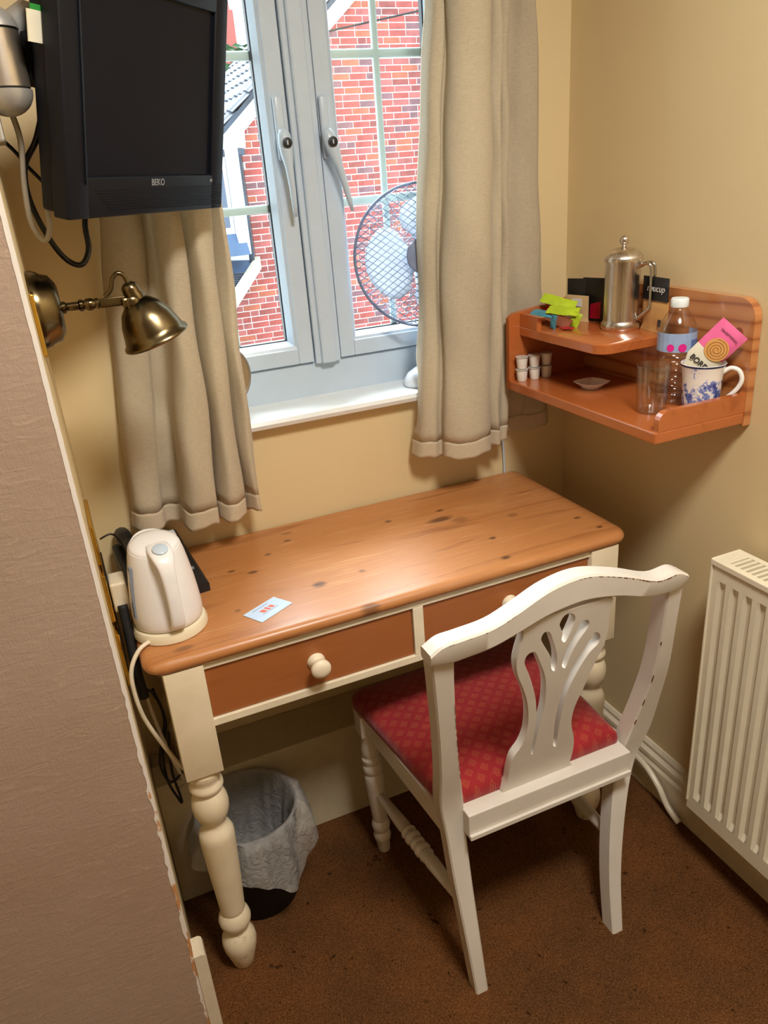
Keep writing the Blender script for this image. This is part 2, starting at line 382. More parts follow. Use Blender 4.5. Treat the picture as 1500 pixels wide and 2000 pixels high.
def sweep(bm, secs):
    """secs: list of closed cross sections (lists of points), lofted and capped"""
    rs = [[bm.verts.new(p) for p in s] for s in secs]
    n = len(rs[0])
    for a, b in zip(rs, rs[1:]):
        for k in range(n):
            j = (k + 1) % n
            bm.faces.new((a[k], a[j], b[j], b[k]))
    bm.faces.new(rs[0][::-1]); bm.faces.new(rs[-1])
def prism(bm, poly, d):
    """poly: list of 3D points, extruded by vector d"""
    d = V(d); a = [bm.verts.new(p) for p in poly]; b = [bm.verts.new(V(p) + d) for p in poly]
    n = len(a)
    bm.faces.new(a); bm.faces.new(b[::-1])
    for k in range(n):
        j = (k + 1) % n
        bm.faces.new((a[k], b[k], b[j], a[j]))
def quad(bm, *p): bm.faces.new([bm.verts.new(q) for q in p])
def obj(name, bm, m, parent=None, smooth=False, angle=None, mesh=None):
    if mesh is None:
        bmesh.ops.recalc_face_normals(bm, faces=bm.faces)
        me = bpy.data.meshes.new(name)
        off = V((0, 0, 0))
        if parent: off = OFF[parent.name]
        else:
            xs = [v.co for v in bm.verts]
            lo = V((min(c.x for c in xs), min(c.y for c in xs), min(c.z for c in xs))); hi = V((max(c.x for c in xs), max(c.y for c in xs), max(c.z for c in xs)))
            off = V(((lo.x + hi.x) / 2, (lo.y + hi.y) / 2, lo.z))
        bm.transform(Matrix.Translation(-off)); bm.to_mesh(me); bm.free()
    else: me = mesh; off = OFF[parent.name]
    for mm in (m if isinstance(m, (list, tuple)) else [m]): me.materials.append(mm)
    if smooth:
        if angle is not None:
            me.set_sharp_from_angle(angle=math.radians(angle)) if hasattr(me, 'set_sharp_from_angle') else None
        me.polygons.foreach_set('use_smooth', [True] * len(me.polygons))
        if angle is not None: me.set_sharp_from_angle(angle=math.radians(angle))
    o = bpy.data.objects.new(name, me); C.objects.link(o)
    if parent: o.parent = parent
    else: o.location = off
    OFF[o.name] = off
    return o
def tag(o, label=None, cat=None, group=None, kind=None):
    if label: o['label'] = label
    if cat: o['category'] = cat
    if group: o['group'] = group
    if kind: o['kind'] = kind
    return o
def thing(name, loc, label, cat, group=None):
    o = bpy.data.objects.new(name, None); C.objects.link(o); o.location = loc; o.empty_display_size = 0.05
    OFF[o.name] = V(loc); tag(o, label, cat, group); return o
def struct(name, bm, m, parent=None, **k):
    o = obj(name, bm, m, parent, **k)
    if not parent: o['kind'] = 'structure'
    return o
def B(fn):
    bm = bmesh.new(); fn(bm); return bm
def BX(*a, **k):
    bm = bmesh.new(); box(bm, *a, **k); return bm
def LA(prof, mat=None, seg=32, cap=True):
    bm = bmesh.new(); lathe(bm, prof, seg, mat, cap); return bm
def TU(pts, r, seg=8, closed=False):
    bm = bmesh.new(); tube(bm, pts, r, seg, closed); return bm
def text(name, s, size, mat, m, parent, depth=0.0002, shear=0.0, spacing=1.0, bold=0.0):
    """mat: world matrix of the text plane (x right, y up)"""
    cu = bpy.data.curves.new(name, 'FONT'); cu.body = s; cu.size = size; cu.extrude = depth; cu.align_x = 'CENTER'; cu.align_y = 'CENTER'
    cu.shear = shear; cu.space_character = spacing; cu.offset = bold
    t = bpy.data.objects.new('tmp', cu); C.objects.link(t)
    bpy.context.view_layer.update()
    me = bpy.data.meshes.new_from_object(t.evaluated_get(bpy.context.evaluated_depsgraph_get()))
    C.objects.unlink(t); bpy.data.objects.remove(t)
    bm = bmesh.new(); bm.from_mesh(me); bm.transform(mat)
    return obj(name, bm, m, parent)
def basis(o, x, y):
    x = V(x).normalized(); y = V(y); y = (y - x * x.dot(y)).normalized(); z = x.cross(y)
    return Matrix(((x.x, y.x, z.x, o[0]), (x.y, y.y, z.y, o[1]), (x.z, y.z, z.z, o[2]), (0, 0, 0, 1)))

# ================================================================ STRUCTURE
YN = -0.53; LX = -1.1395                       # face of the left recess wall
struct('floor', BX(-3.1, 0.1, -3.3, 0.2, -0.06, 0.0), M['carpet'])
struct('ceiling', BX(-3.1, 0.1, -3.3, 0.25, 2.35, 2.45), M['ceil'])
def wb(bm):
    x0, x1, z0, z1 = -0.96, -0.19, 0.99, 2.10
    box(bm, -3.1, x0, 0, 0.22, -0.06, 2.35); box(bm, x1, 0.1, 0, 0.22, -0.06, 2.35)
    box(bm, x0, x1, 0, 0.22, -0.06, z0); box(bm, x0, x1, 0, 0.22, z1, 2.35)
struct('wall_back', B(wb), M['wall'])
struct('wall_right', BX(0, 0.1, -3.3, 0.0, 0, 2.35), M['wall'])
struct('wall_left', BX(LX - 0.10, LX, YN + 0.015, 0, 0, 2.35), M['wall'])
struct('wall_far_left', BX(-3.1, -3.0, -3.3, YN, 0, 2.35), M['wall'])
struct('wall_front', BX(-3.0, 0, -3.3, -3.2, 0, 2.35), M['wall'])
struct('wall_return', BX(-3.0, LX - 0.004, YN - 0.004, YN + 0.015, 0, 2.35), M['wallpaper'])
def arris(bm):
    rr = random.Random(3)
    secs = []
    z = 0.0
    while z <= 2.35:
        a = 0.0034 + rr.uniform(-0.0010, 0.0012) * (1.7 if z < 0.8 else 0.35); b = (0.0004 + rr.uniform(0, 0.0006) * (1.5 if z < 0.7 else 0.5)) if z > 0.235 else 0.0
        secs.append([(LX - a - 0.002, YN - 0.0045 - b * .3, z), (LX + b * 0.6, YN - 0.005, z), (LX + b, YN + 0.004, z), (LX + 0.0002, YN + 0.016, z), (LX - 0.004, YN + 0.016, z), (LX - 0.006, YN + 0.01, z)])
        z += 0.0117
    sweep(bm, secs)
struct('trim_1', B(arris), M['arris'])
def skirt_prof(t=0.018, h=0.135):
    return [(0, 0), (t, 0), (t, h * 0.60), (t * 0.72, h * 0.66), (t * 0.86, h * 0.72), (t * 0.86, h * 0.80), (t * 0.45, h * 0.86), (t * 0.5, h * 0.93), (t * 0.2, h), (0, h)]
def sk_right(bm): sweep(bm, [[(-a, y, b) for a, b in skirt_prof()] for y in (-0.13, -3.2)])
struct('baseboard_right', B(sk_right), M['skirt'])
def sk_left(bm): sweep(bm, [[(LX + a, y, b) for a, b in ((0, 0), (0.021, 0), (0.021, 0.215), (0.019, 0.224), (0.014, 0.228), (0, 0.228))] for y in (YN - 0.0065, YN + 0.035)])
struct('baseboard_left', B(sk_left), M['skirt'])
bx = struct('trim_2', BX(LX + 0.0005, -0.0005, -0.13, -0.0005, 0, 0.262, 0.003), M['boxing'])
tag(bx, 'low painted boxing along the foot of the window wall under the desk')
# small pipe boxing in the left corner under the desk
def pb(bm):
    box(bm, LX + 0.0005, -1.05, -0.20, -0.131, 0, 0.33, 0.003)
struct('trim_3', B(pb), M['boxing'])
# heating pipe that runs along the right skirting and dips into the floor
pp = catmull([(-0.034, -0.14, 0.094), (-0.034, -0.30, 0.092), (-0.034, -0.40, 0.088), (-0.034, -0.455, 0.062), (-0.034, -0.49, 0.028), (-0.034, -0.53, 0.010)], 8)
tag(obj('heating_pipe', TU(pp, 0.0075, 10), M['skirt'], smooth=True), 'painted pipe along the right skirting, dipping to the floor before the radiator', 'pipe')

# ---------------------------------------------------------------- window
WX0, WX1, WZ0, WZ1 = -0.955, -0.195, 1.012, 2.095
win = thing('window_1', (-0.575, 0.1, WZ0), None, None); win['kind'] = 'structure'
def frame(bm):
    d = (0.085, 0.155)
    box(bm, WX0, WX1, *d, 0.992, 1.085, 0.004); box(bm, WX0, WX1, *d, 2.055, WZ1, 0.004)
    box(bm, WX0, WX0 + 0.035, *d, 1.085, 2.055, 0.004); box(bm, WX1 - 0.035, WX1, *d, 1.085, 2.055, 0.004)
    box(bm, -0.606, -0.548, 0.070, 0.150, 1.083, 2.055, 0.0035)
    box(bm, -0.594, -0.560, 0.062, 0.072, 1.083, 2.055, 0.0045, 2)
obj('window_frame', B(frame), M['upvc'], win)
def sash(bm, a, b):
    # outer a..b ; glass inset .046
    z0, z1 = 1.088, 2.053; w = 0.045; y0, y1 = 0.076, 0.135
    def ring(e, yy0, yy1, e2):
        box(bm, a + e, a + e2, yy0, yy1, z0 + e, z1 - e, 0.002); box(bm, b - e2, b - e, yy0, yy1, z0 + e, z1 - e, 0.002)
        box(bm, a + e2, b - e2, yy0, yy1, z0 + e, z0 + e2, 0.002); box(bm, a + e2, b - e2, yy0, yy1, z1 - e2, z1 - e, 0.002)
    ring(0.0, y0, y1, 0.034)
    # sloping glazing bead
    prof = lambda: [(0.034, 0.079), (0.040, 0.082), (0.048, 0.100), (0.048, 0.115), (0.034, 0.115)]
    for s, xe in ((1, a), (-1, b)):
        sweep(bm, [[(xe + s * p, q, (z0 + p) if k == 0 else (z1 - p)) for p, q in prof()] for k in (0, 1)])
    sweep(bm, [[(a + p if k == 0 else b - p, q, z0 + p) for p, q in prof()] for k in (0, 1)])
    sweep(bm, [[(a + p if k == 0 else b - p, q, z1 - p) for p, q in prof()] for k in (0, 1)])
def gaskets(bm, a, b):
    z0, z1 = 1.088, 2.053; e, e2 = 0.048, 0.0505
    box(bm, a + e, a + e2, 0.108, 0.122, z0 + e, z1 - e); box(bm, b - e2, b - e, 0.108, 0.122, z0 + e, z1 - e)
    box(bm, a + e2, b - e2, 0.108, 0.122, z0 + e, z0 + e2); box(bm, a + e2, b - e2, 0.108, 0.122, z1 - e2, z1 - e)
for (a, b, xb, hx) in ((-0.915, -0.6085, -0.765, None), (-0.5455, -0.239, -0.392, None)):
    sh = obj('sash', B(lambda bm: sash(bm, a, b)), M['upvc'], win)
    obj('glass_pane', BX(a + 0.047, b - 0.047, 0.116, 0.118, 1.134, 2.007), M['pane'], sh)
    obj('gasket', B(lambda bm: gaskets(bm, a, b)), M['black'], sh)
    zs = [1.136, 1.400, 1.676, 1.94]
    def bars(bm):
        for z in (1.408, 1.684, 1.96 - 0.01): box(bm, a + 0.049, b - 0.049, 0.1185, 0.129, z - 0.009, z + 0.009, 0.003)
    for z in (1.408, 1.684, 1.955):
        obj('glazing_bar', BX(a + 0.049, b - 0.049, 0.1188, 0.129, z - 0.0085, z + 0.0085, 0.003), M['leadwhite'], sh)
    obj('glazing_bar', BX(xb - 0.0075, xb + 0.0075, 0.1186, 0.128, 1.137, 2.004, 0.003), M['leadwhite'], sh)
# espagnolette handles
def handle(bm, x, z, ang, mirror=1):
    # backplate
    box(bm, x - 0.010, x + 0.010, 0.064, 0.0765, z - 0.03, z + 0.085, 0.005, 3)
def lever(bm, x, z, ang):
    secs = []
    for t, w, d, y in ((-0.025, 0.012, 0.010, 0.055), (-0.015, 0.019, 0.012, 0.052), (0, 0.0215, 0.014, 0.050), (0.02, 0.019, 0.014, 0.049), (0.045, 0.012, 0.011, 0.046), (0.08, 0.0095, 0.009, 0.044), (0.115, 0.008, 0.007, 0.046), (0.135, 0.005, 0.004, 0.048)):
        cx = x + math.sin(ang) * t; cz = z - math.cos(ang) * t
        ux, uz = math.cos(ang) * w * 0.85, math.sin(ang) * w * 0.85
        pts = []
        for k in range(10):
            th = 2 * PI * k / 10
            pts.append((cx + ux * math.cos(th) * 0.8, y + d * math.sin(th) * 0.9, cz + uz * math.cos(th) * 0.8))
        secs.append(pts)
    sweep(bm, secs)
for x, z, ang in ((-0.628, 1.525, 0.03), (-0.534, 1.522, 0.25)):
    h = obj('window_handle', B(lambda bm: handle(bm, x, z, ang)), M['upvc'], win, smooth=True, angle=40)
    h2 = obj('lever', B(lambda bm: lever(bm, x + 0.001, z, ang)), M['upvc'], h, smooth=True)
    obj('lock', LA([(0.0001, 0), (0.0095, 0), (0.0095, 0.003), (0.0045, 0.004), (0.0001, 0.004)], axis_mat((x + 0.001, 0.038, z), (0, -1, 0)), 20), M['black'], h, smooth=True, angle=40)
    obj('key_slot', BX(x - 0.0005, x + 0.0022, 0.0333, 0.0342, z - 0.004, z + 0.004, 0.0006), M['upvc'], h)
def sillf(bm):
    prof = [(0.086, 0.985), (0.086, 1.0105), (-0.020, 1.0095), (-0.030, 1.006), (-0.034, 0.998), (-0.030, 0.989), (-0.020, 0.985)]
    sweep(bm, [[(x, y, z) for y, z in prof] for x in (-0.962, -0.165)])
sl_ = struct('trim_4', B(sillf), M['sill']); tag(sl_, 'white gloss window sill board with rounded front edge')
def reveal(bm):
    box(bm, -0.9595, -0.9555, 0.001, 0.085, 1.0115, 2.0995); box(bm, -0.1945, -0.1905, 0.001, 0.085, 1.0115, 2.0995)
# curtain pole
pole = thing('curtain_pole', (-0.56, -0.07, 2.16), 'white curtain pole above the window carrying both curtains', 'curtain pole')
obj('pole', TU([(-1.10, -0.07, 2.16), (-0.02, -0.07, 2.16)], 0.012, 12), M['upvc'], pole, smooth=True)
for x in (-1.05, -0.07): obj('bracket', BX(x - 0.01, x + 0.01, -0.075, -0.001, 2.14, 2.18, 0.003), M['upvc'], pole)

# ================================================================ CURTAINS
def curtain(name, ctrl, zr, zb, ztop, label, seed, hemh=0.036, gather=0.9):
    """ctrl = (x at height zr, x at bottom, y)"""
    n = 7
    top = catmull([(c[0], c[2], 0) for c in ctrl], n); bot = catmull([(c[1], c[2], 0) for c in ctrl], n)
    rr = random.Random(seed); ph = [rr.uniform(0, 6.28) for _ in range(6)]
    root = thing(name, (sum(b.x for b in bot) / len(bot), -0.06, zb), label, 'curtain', 'cream curtains at the window')
    def P(i, z, push=0.0):
        t = (z - zb) / (zr - zb)
        a, b = bot[i], top[i]
        x = b.x * t + a.x * (1 - t) if t <= 1 else b.x
        y = a.y
        k = i / len(bot)
        x += 0.0035 * math.sin(z * 9 + ph[0] + k * 9) * (1 - 0.3 * t) + 0.002 * math.sin(z * 23 + ph[1] + k * 17)
        y += 0.004 * math.sin(z * 11 + ph[2] + k * 13) + 0.0018 * math.sin(z * 31 + ph[3] + k * 29)
        dz = 0.0022 * math.sin(i * 0.33 + ph[4]) + 0.0012 * math.sin(i * 0.71 + ph[5])
        if z < zb + 0.12: z = z + dz * (1 - (z - zb) / 0.12)
        if abs(z - 1.0) < 0.14 and -0.99 < x < -0.14: y = min(y, -0.044 + max(0, abs(z - 1.0) - 0.05) * 0.4)
        return V((x, min(y, -0.006) - push, z))
    def surf(bm, z0, z1, nz, push=0.0):
        g = [[bm.verts.new(P(i, z0 + (z1 - z0) * j / nz, push)) for i in range(len(bot))] for j in range(nz + 1)]
        for j in range(nz):
            for i in range(len(bot) - 1): bm.faces.new((g[j][i], g[j][i + 1], g[j + 1][i + 1], g[j + 1][i]))
    f = obj('drape', B(lambda bm: surf(bm, zb + hemh, ztop, 60)), M['curtain'], root, smooth=True)
    m = f.modifiers.new('s', 'SOLIDIFY'); m.thickness = 0.0012
    h = obj('hem', B(lambda bm: surf(bm, zb, zb + hemh + 0.001, 6, 0.0004)), M['hem'], root, smooth=True)
    m = h.modifiers.new('s', 'SOLIDIFY'); m.thickness = 0.0016
    return root
LC = [(-1.004, -1.068, -0.014), (-0.992, -1.060, -0.046), (-0.968, -1.035, -0.056), (-0.940, -1.008, -0.050), (-0.932, -0.996, -0.036), (-0.921, -0.972, -0.036),
      (-0.916, -0.964, -0.050), (-0.913, -0.962, -0.092), (-0.902, -0.950, -0.112), (-0.886, -0.925, -0.112), (-0.873, -0.900, -0.098), (-0.873, -0.897, -0.052), (-0.864, -0.892, -0.080), (-0.852, -0.880, -0.106), (-0.834, -0.862, -0.106),
      (-0.821, -0.845, -0.088), (-0.824, -0.843, -0.050), (-0.813, -0.832, -0.074), (-0.804, -0.818, -0.088), (-0.796, -0.806, -0.078), (-0.797, -0.802, -0.050)]
curtain('curtain', LC, 1.42, 0.836, 2.147, 'gathered cream curtain on the left, hanging behind the wall television', 2)
RC = [(-0.356, -0.432, -0.030), (-0.355, -0.432, -0.066), (-0.340, -0.408, -0.078), (-0.332, -0.386, -0.070), (-0.336, -0.388, -0.100), (-0.322, -0.365, -0.120), (-0.295, -0.330, -0.126), (-0.265, -0.292, -0.120), (-0.247, -0.268, -0.098),
      (-0.245, -0.266, -0.062), (-0.238, -0.258, -0.082), (-0.222, -0.240, -0.090), (-0.214, -0.229, -0.075), (-0.213, -0.227, -0.040), (-0.204, -0.220, -0.064), (-0.188, -0.205, -0.066), (-0.182, -0.197, -0.030),
      (-0.160, -0.180, -0.014), (-0.140, -0.150, -0.028), (-0.120, -0.110, -0.034), (-0.108, -0.075, -0.030), (-0.102, -0.055, -0.012)]
curtain('curtain', RC, 1.74, 0.866, 2.147, 'long cream curtain on the right, falling beside the wooden shelf unit', 5)

# ================================================================ DESK
desk = thing('writing_desk', (DX, DY, 0), 'cream painted desk with a knotty waxed pine top, under the window', 'desk')
XL, XR, YB, YF, ZT = -1.110, -0.143, -0.003, -0.436, 0.76
def topf(bm):
    r = 0.035; pts = []
    for cx, cy, a0, rr in ((XR - r, YF + r, -PI / 2, r), (XR - 0.012, YB - 0.012, 0, 0.012), (XL + 0.012, YB - 0.012, PI / 2, 0.012), (XL + r, YF + r, PI, r)):
        for k in range(7):
            a = a0 + PI / 2 * k / 6; pts.append((cx + rr * math.cos(a), cy + rr * math.sin(a)))
    cx, cy = (XL + XR) / 2, (YB + YF) / 2
    secs = []
    for inset, z in ((0.007, 0.736), (0.002, 0.739), (0.0, 0.745), (0.0, 0.750), (0.003, 0.756), (0.009, 0.7595), (0.016, 0.76)):
        secs.append([(x - inset * (1 if x > cx else -1), y - inset * (1 if y > cy else -1), z) for x, y in pts])
    sweep(bm, secs)
obj('desk_top', B(topf), M['pine'], desk, smooth=True, angle=50)
LW = 0.066; fy = YF + 0.004; lxL = XL + 0.027; lxR = XR - 0.027
def leg(bm, x, y):
    s = LW
    box(bm, x, x + s, y, y + s, 0.512, 0.7355, 0.0015)
    cx, cy = x + s / 2, y + s / 2
    # chamfer from the square block into the turning
    secs = []
    for z, h, k in ((0.514, s / 2 - 0.0016, 1.0), (0.505, s / 2 - 0.004, 0.55), (0.498, s / 2 - 0.006, 0.0)):
        ring = []
        for i in range(32):
            a = 2 * PI * i / 32; c_, s_ = math.cos(a), math.sin(a); q = h / max(abs(c_), abs(s_))
            r = q * k + h * (1 - k); ring.append((cx + c_ * r, cy + s_ * r, z))
        secs.append(ring)
    sweep(bm, secs[::-1])
    prof = [(0.019, 0), (0.021, 0.003), (0.027, 0.028), (0.033, 0.05), (0.0345, 0.064), (0.033, 0.078), (0.027, 0.090), (0.022, 0.096), (0.0215, 0.104), (0.026, 0.110), (0.031, 0.119), (0.032, 0.128), (0.030, 0.138), (0.026, 0.146),
            (0.023, 0.150), (0.0245, 0.155), (0.0245, 0.162), (0.0265, 0.2), (0.0295, 0.26), (0.032, 0.32), (0.033, 0.345), (0.0325, 0.357), (0.029, 0.366), (0.023, 0.373), (0.0205, 0.380), (0.022, 0.387), (0.028, 0.396), (0.0325, 0.410), (0.034, 0.424),
            (0.0325, 0.438), (0.028, 0.450), (0.024, 0.456), (0.0275, 0.461), (0.031, 0.466), (0.031, 0.473), (0.0275, 0.478), (0.0265, 0.484), (0.029, 0.490), (0.0305, 0.498), (0.0305, 0.503)]
    lathe(bm, prof, 32, T(cx, cy, 0))
for x in (lxL, lxR - LW):
    for y in (fy, YB - 0.015 - LW): obj('leg', B(lambda bm: leg(bm, x, y)), M['leg'], desk, smooth=True, angle=35)
ax0, ax1 = lxL + LW, lxR - LW
def apron(bm):
    y0, y1 = fy + 0.006, fy + 0.026
    box(bm, ax0, ax1, y0, y1, 0.722, 0.7355, 0.001); box(bm, ax0, ax1, y0, y1, 0.605, 0.6195, 0.001)
    mx = (ax0 + ax1) / 2 + 0.006
    box(bm, mx - 0.0105, mx + 0.0105, y0, y1, 0.6195, 0.722, 0.001)
obj('drawer_rail', B(apron), M['cream'], desk)
def aprb(bm):
    box(bm, ax0, ax1, YB - 0.035, YB - 0.017, 0.605, 0.7355)
obj('back_apron', B(aprb), M['cream'], desk)
for x in (lxL + 0.01, lxR - 0.028): obj('side_apron', BX(x, x + 0.018, fy + LW, YB - 0.015 - LW, 0.605, 0.7355), M['cream'], desk)
obj('drawer_runner', BX(ax0, ax1, fy + 0.03, YB - 0.04, 0.607, 0.611), M['boxing'], desk)
mx = (ax0 + ax1) / 2 + 0.006
for a, b in ((ax0 + 0.001, mx - 0.0115), (mx + 0.0115, ax1 - 0.001)):
    d = obj('drawer', BX(a, b, fy + 0.011, fy + 0.030, 0.6205, 0.7205, 0.0015), M['drawer'], desk)
    kx = (a + b) / 2 + 0.001
    obj('knob', LA([(0.0001, 0), (0.0165, 0), (0.0165, 0.003), (0.011, 0.008), (0.0095, 0.014), (0.012, 0.019), (0.0175, 0.023), (0.0185, 0.029), (0.016, 0.034), (0.008, 0.0365), (0.0001, 0.037)],
                   axis_mat((kx, fy + 0.0115, 0.670), (0, -1, 0.0)), 32), M['cream'], d, smooth=True, angle=60)

# ================================================================ CHAIR
chair = thing('dining_chair', (-0.49, -0.44, 0), 'white painted chair with a pierced splat back and red patterned seat, at the desk', 'chair')
def cy(z): return -0.615 - (z - 0.43) * 0.19
def post(bm, P, d=0.030):
    """P: (centre x, rear face y, z, width)"""
    c = catmull([(p[0], p[1], p[2]) for p in P], 6); w = catmull([(p[3], 0, 0) for p in P], 6)
    secs = []
    for q, ww in zip(c, w):
        h = ww.x / 2; b = 0.003
        secs.append([(q.x - h, q.y + b, q.z), (q.x - h + b, q.y, q.z), (q.x + h - b, q.y, q.z), (q.x + h, q.y + b, q.z), (q.x + h, q.y + d, q.z), (q.x - h, q.y + d, q.z)])
    sweep(bm, secs)
PLft = [(-0.647, -0.675, 0.0, 0.026), (-0.649, -0.650, 0.12, 0.030), (-0.652, -0.624, 0.25, 0.036), (-0.655, -0.612, 0.35, 0.040), (-0.662, -0.614, 0.43, 0.046), (-0.671, -0.632, 0.52, 0.038), (-0.682, -0.652, 0.62, 0.034), (-0.693, -0.672, 0.73, 0.036), (-0.699, -0.684, 0.795, 0.040)]
PRgt = [(-0.336, -0.688, 0.0, 0.026), (-0.322, -0.655, 0.12, 0.030), (-0.300, -0.628, 0.25, 0.036), (-0.272, -0.608, 0.35, 0.044), (-0.250, -0.616, 0.43, 0.052), (-0.242, -0.634, 0.52, 0.042), (-0.242, -0.652, 0.60, 0.036), (-0.250, -0.670, 0.70, 0.032), (-0.257, -0.684, 0.79, 0.034)]
obj('rear_post', B(lambda bm: post(bm, PLft)), M['chair'], chair, smooth=True, angle=30)
obj('rear_post', B(lambda bm: post(bm, PRgt, 0.034)), M['chair'], chair, smooth=True, angle=30)
def crest(bm):
    tp = catmull([(-0.722, 0, 0.806), (-0.700, 0, 0.818), (-0.671, 0, 0.820), (-0.619, 0, 0.824), (-0.576, 0, 0.838), (-0.515, 0, 0.861), (-0.450, 0, 0.866), (-0.377, 0, 0.845), (-0.309, 0, 0.818), (-0.265, 0, 0.818), (-0.240, 0, 0.806)], 6)
    bt = catmull([(-0.722, 0, 0.786), (-0.690, 0, 0.781), (-0.660, 0, 0.782), (-0.616, 0, 0.786), (-0.570, 0, 0.798), (-0.515, 0, 0.813), (-0.450, 0, 0.818), (-0.385, 0, 0.806), (-0.320, 0, 0.785), (-0.265, 0, 0.781), (-0.240, 0, 0.788)], 6)
    secs = []
    n = len(tp)
    for i, (t, b) in enumerate(zip(tp, bt)):
        u = (t.x + 0.48) / 0.24; bow = -0.010 * (1 - u * u)
        y = -0.690 + bow * 0.4; th = 0.034; e = 0.0035
        secs.append([(b.x, y + e, b.z), (b.x, y + 0.001, b.z + e), (t.x, y - 0.002, t.z - e), (t.x, y + e - .002, t.z), (t.x, y + th - e, t.z), (t.x, y + th, t.z - e), (b.x, y + th, b.z + e), (b.x, y + th - e, b.z)])
    sweep(bm, secs)
obj('crest_rail', B(crest), M['chair'], chair, smooth=True, angle=30)
SP = dict(
 outer=[(-0.545, 0.385), (-0.557, 0.347), (-0.562, 0.32), (-0.563, 0.296), (-0.557, 0.268), (-0.544, 0.237), (-0.531, 0.199), (-0.524, 0.163), (-0.522, 0.122), (-0.529, 0.089), (-0.543, 0.066), (-0.547, 0.037), (-0.548, 0.002), (-0.546, -0.031), (-0.412, -0.031), (-0.412, -0.012), (-0.41, 0.02), (-0.414, 0.055), (-0.426, 0.096), (-0.428, 0.127), (-0.424, 0.153), (-0.416, 0.178), (-0.408, 0.214), (-0.398, 0.247), (-0.389, 0.275), (-0.387, 0.305), (-0.392, 0.337), (-0.404, 0.385)],
 h1=[(-0.549, 0.295), (-0.546, 0.309), (-0.536, 0.313), (-0.528, 0.307), (-0.517, 0.283), (-0.504, 0.252), (-0.497, 0.223), (-0.493, 0.182), (-0.494, 0.149), (-0.498, 0.11), (-0.5, 0.069), (-0.503, 0.053), (-0.507, 0.064), (-0.507, 0.103), (-0.507, 0.144), (-0.514, 0.192), (-0.524, 0.228), (-0.535, 0.259), (-0.543, 0.278)],
 h2=[(-0.523, 0.335), (-0.52, 0.346), (-0.513, 0.348), (-0.505, 0.34), (-0.498, 0.323), (-0.488, 0.297), (-0.483, 0.275), (-0.483, 0.254), (-0.488, 0.252), (-0.493, 0.261), (-0.498, 0.286), (-0.509, 0.307), (-0.518, 0.323)],
 h3=[(-0.491, 0.355), (-0.485, 0.369), (-0.475, 0.372), (-0.465, 0.366), (-0.46, 0.353), (-0.464, 0.333), (-0.471, 0.313), (-0.476, 0.311), (-0.482, 0.319), (-0.482, 0.332), (-0.487, 0.343)],
 h4=[(-0.448, 0.343), (-0.439, 0.346), (-0.431, 0.34), (-0.431, 0.326), (-0.444, 0.306), (-0.455, 0.28), (-0.461, 0.253), (-0.466, 0.25), (-0.472, 0.26), (-0.467, 0.294), (-0.455, 0.322)],
 h5=[(-0.418, 0.307), (-0.412, 0.31), (-0.402, 0.301), (-0.401, 0.282), (-0.418, 0.265), (-0.435, 0.23), (-0.448, 0.191), (-0.452, 0.142), (-0.452, 0.089), (-0.451, 0.055), (-0.455, 0.052), (-0.46, 0.062), (-0.465, 0.125), (-0.463, 0.17), (-0.458, 0.212), (-0.446, 0.25), (-0.43, 0.28)])
def splat():
    cu = bpy.data.curves.new('splat', 'CURVE'); cu.dimensions = '2D'; cu.fill_mode = 'BOTH'; cu.extrude = 0.0075; cu.bevel_depth = 0.0008; cu.bevel_resolution = 1
    for k, pts in SP.items():
        P = [(x, y * 1.0177) for x, y in pts]
        q = catmull([(x, y, 0) for x, y in P], 3, True)
        if k == 'outer': q = [V((p.x, min(max(p.y, -0.031), 0.385), 0)) for p in q]
        sp = cu.splines.new('POLY'); sp.points.add(len(q) - 1); sp.use_cyclic_u = True
        for i, p in enumerate(q): sp.points[i].co = (p.x, p.y, 0, 1)
    t = bpy.data.objects.new('tmp', cu); C.objects.link(t); bpy.context.view_layer.update()
    me = bpy.data.meshes.new_from_object(t.evaluated_get(bpy.context.evaluated_depsgraph_get()))
    C.objects.unlink(t); bpy.data.objects.remove(t)
    bm = bmesh.new(); bm.from_mesh(me)
    a = math.atan(0.19)
    mt = Matrix(((1, 0, 0, 0), (0, -math.sin(a), math.cos(a), -0.606), (0, math.cos(a), math.sin(a), 0.43), (0, 0, 0, 1)))
    bm.transform(mt); return bm
def chips(bm):
    rr = random.Random(5)
    tp_ = catmull([(-0.722, 0, 0.806), (-0.700, 0, 0.818), (-0.671, 0, 0.820), (-0.619, 0, 0.824), (-0.576, 0, 0.838), (-0.515, 0, 0.861), (-0.450, 0, 0.866), (-0.377, 0, 0.845), (-0.309, 0, 0.818), (-0.265, 0, 0.818), (-0.240, 0, 0.806)], 40)
    i = 0
    while i < len(tp_) - 8:
        p = tp_[i]; u = (p.x + 0.48) / 0.24; y = -0.690 - 0.004 * (1 - u * u)
        dens = 0.85 if -0.47 < p.x < -0.27 else 0.18
        L_ = rr.randint(1, 5)
        if rr.random() < dens:
            q = tp_[i + L_]; h = rr.uniform(0.0006, 0.0028 if -0.40 < p.x < -0.27 else 0.0014)
            a, b = (p.x, y - 0.0023, p.z - 0.0034), (q.x, y - 0.0023, q.z - 0.0034)
            prism(bm, [a, b, (b[0], b[1] + 0.0002, b[2] - h * 0.6), ((a[0] + b[0]) / 2, a[1] + 0.0003, (a[2] + b[2]) / 2 - h), (a[0], a[1] + 0.0002, a[2] - h * 0.3)], (0, -0.0003, 0))
        i += L_ + rr.randint(0, 2)
obj('paint_chip', B(chips), M['wear'], chair)['kind'] = 'stuff'
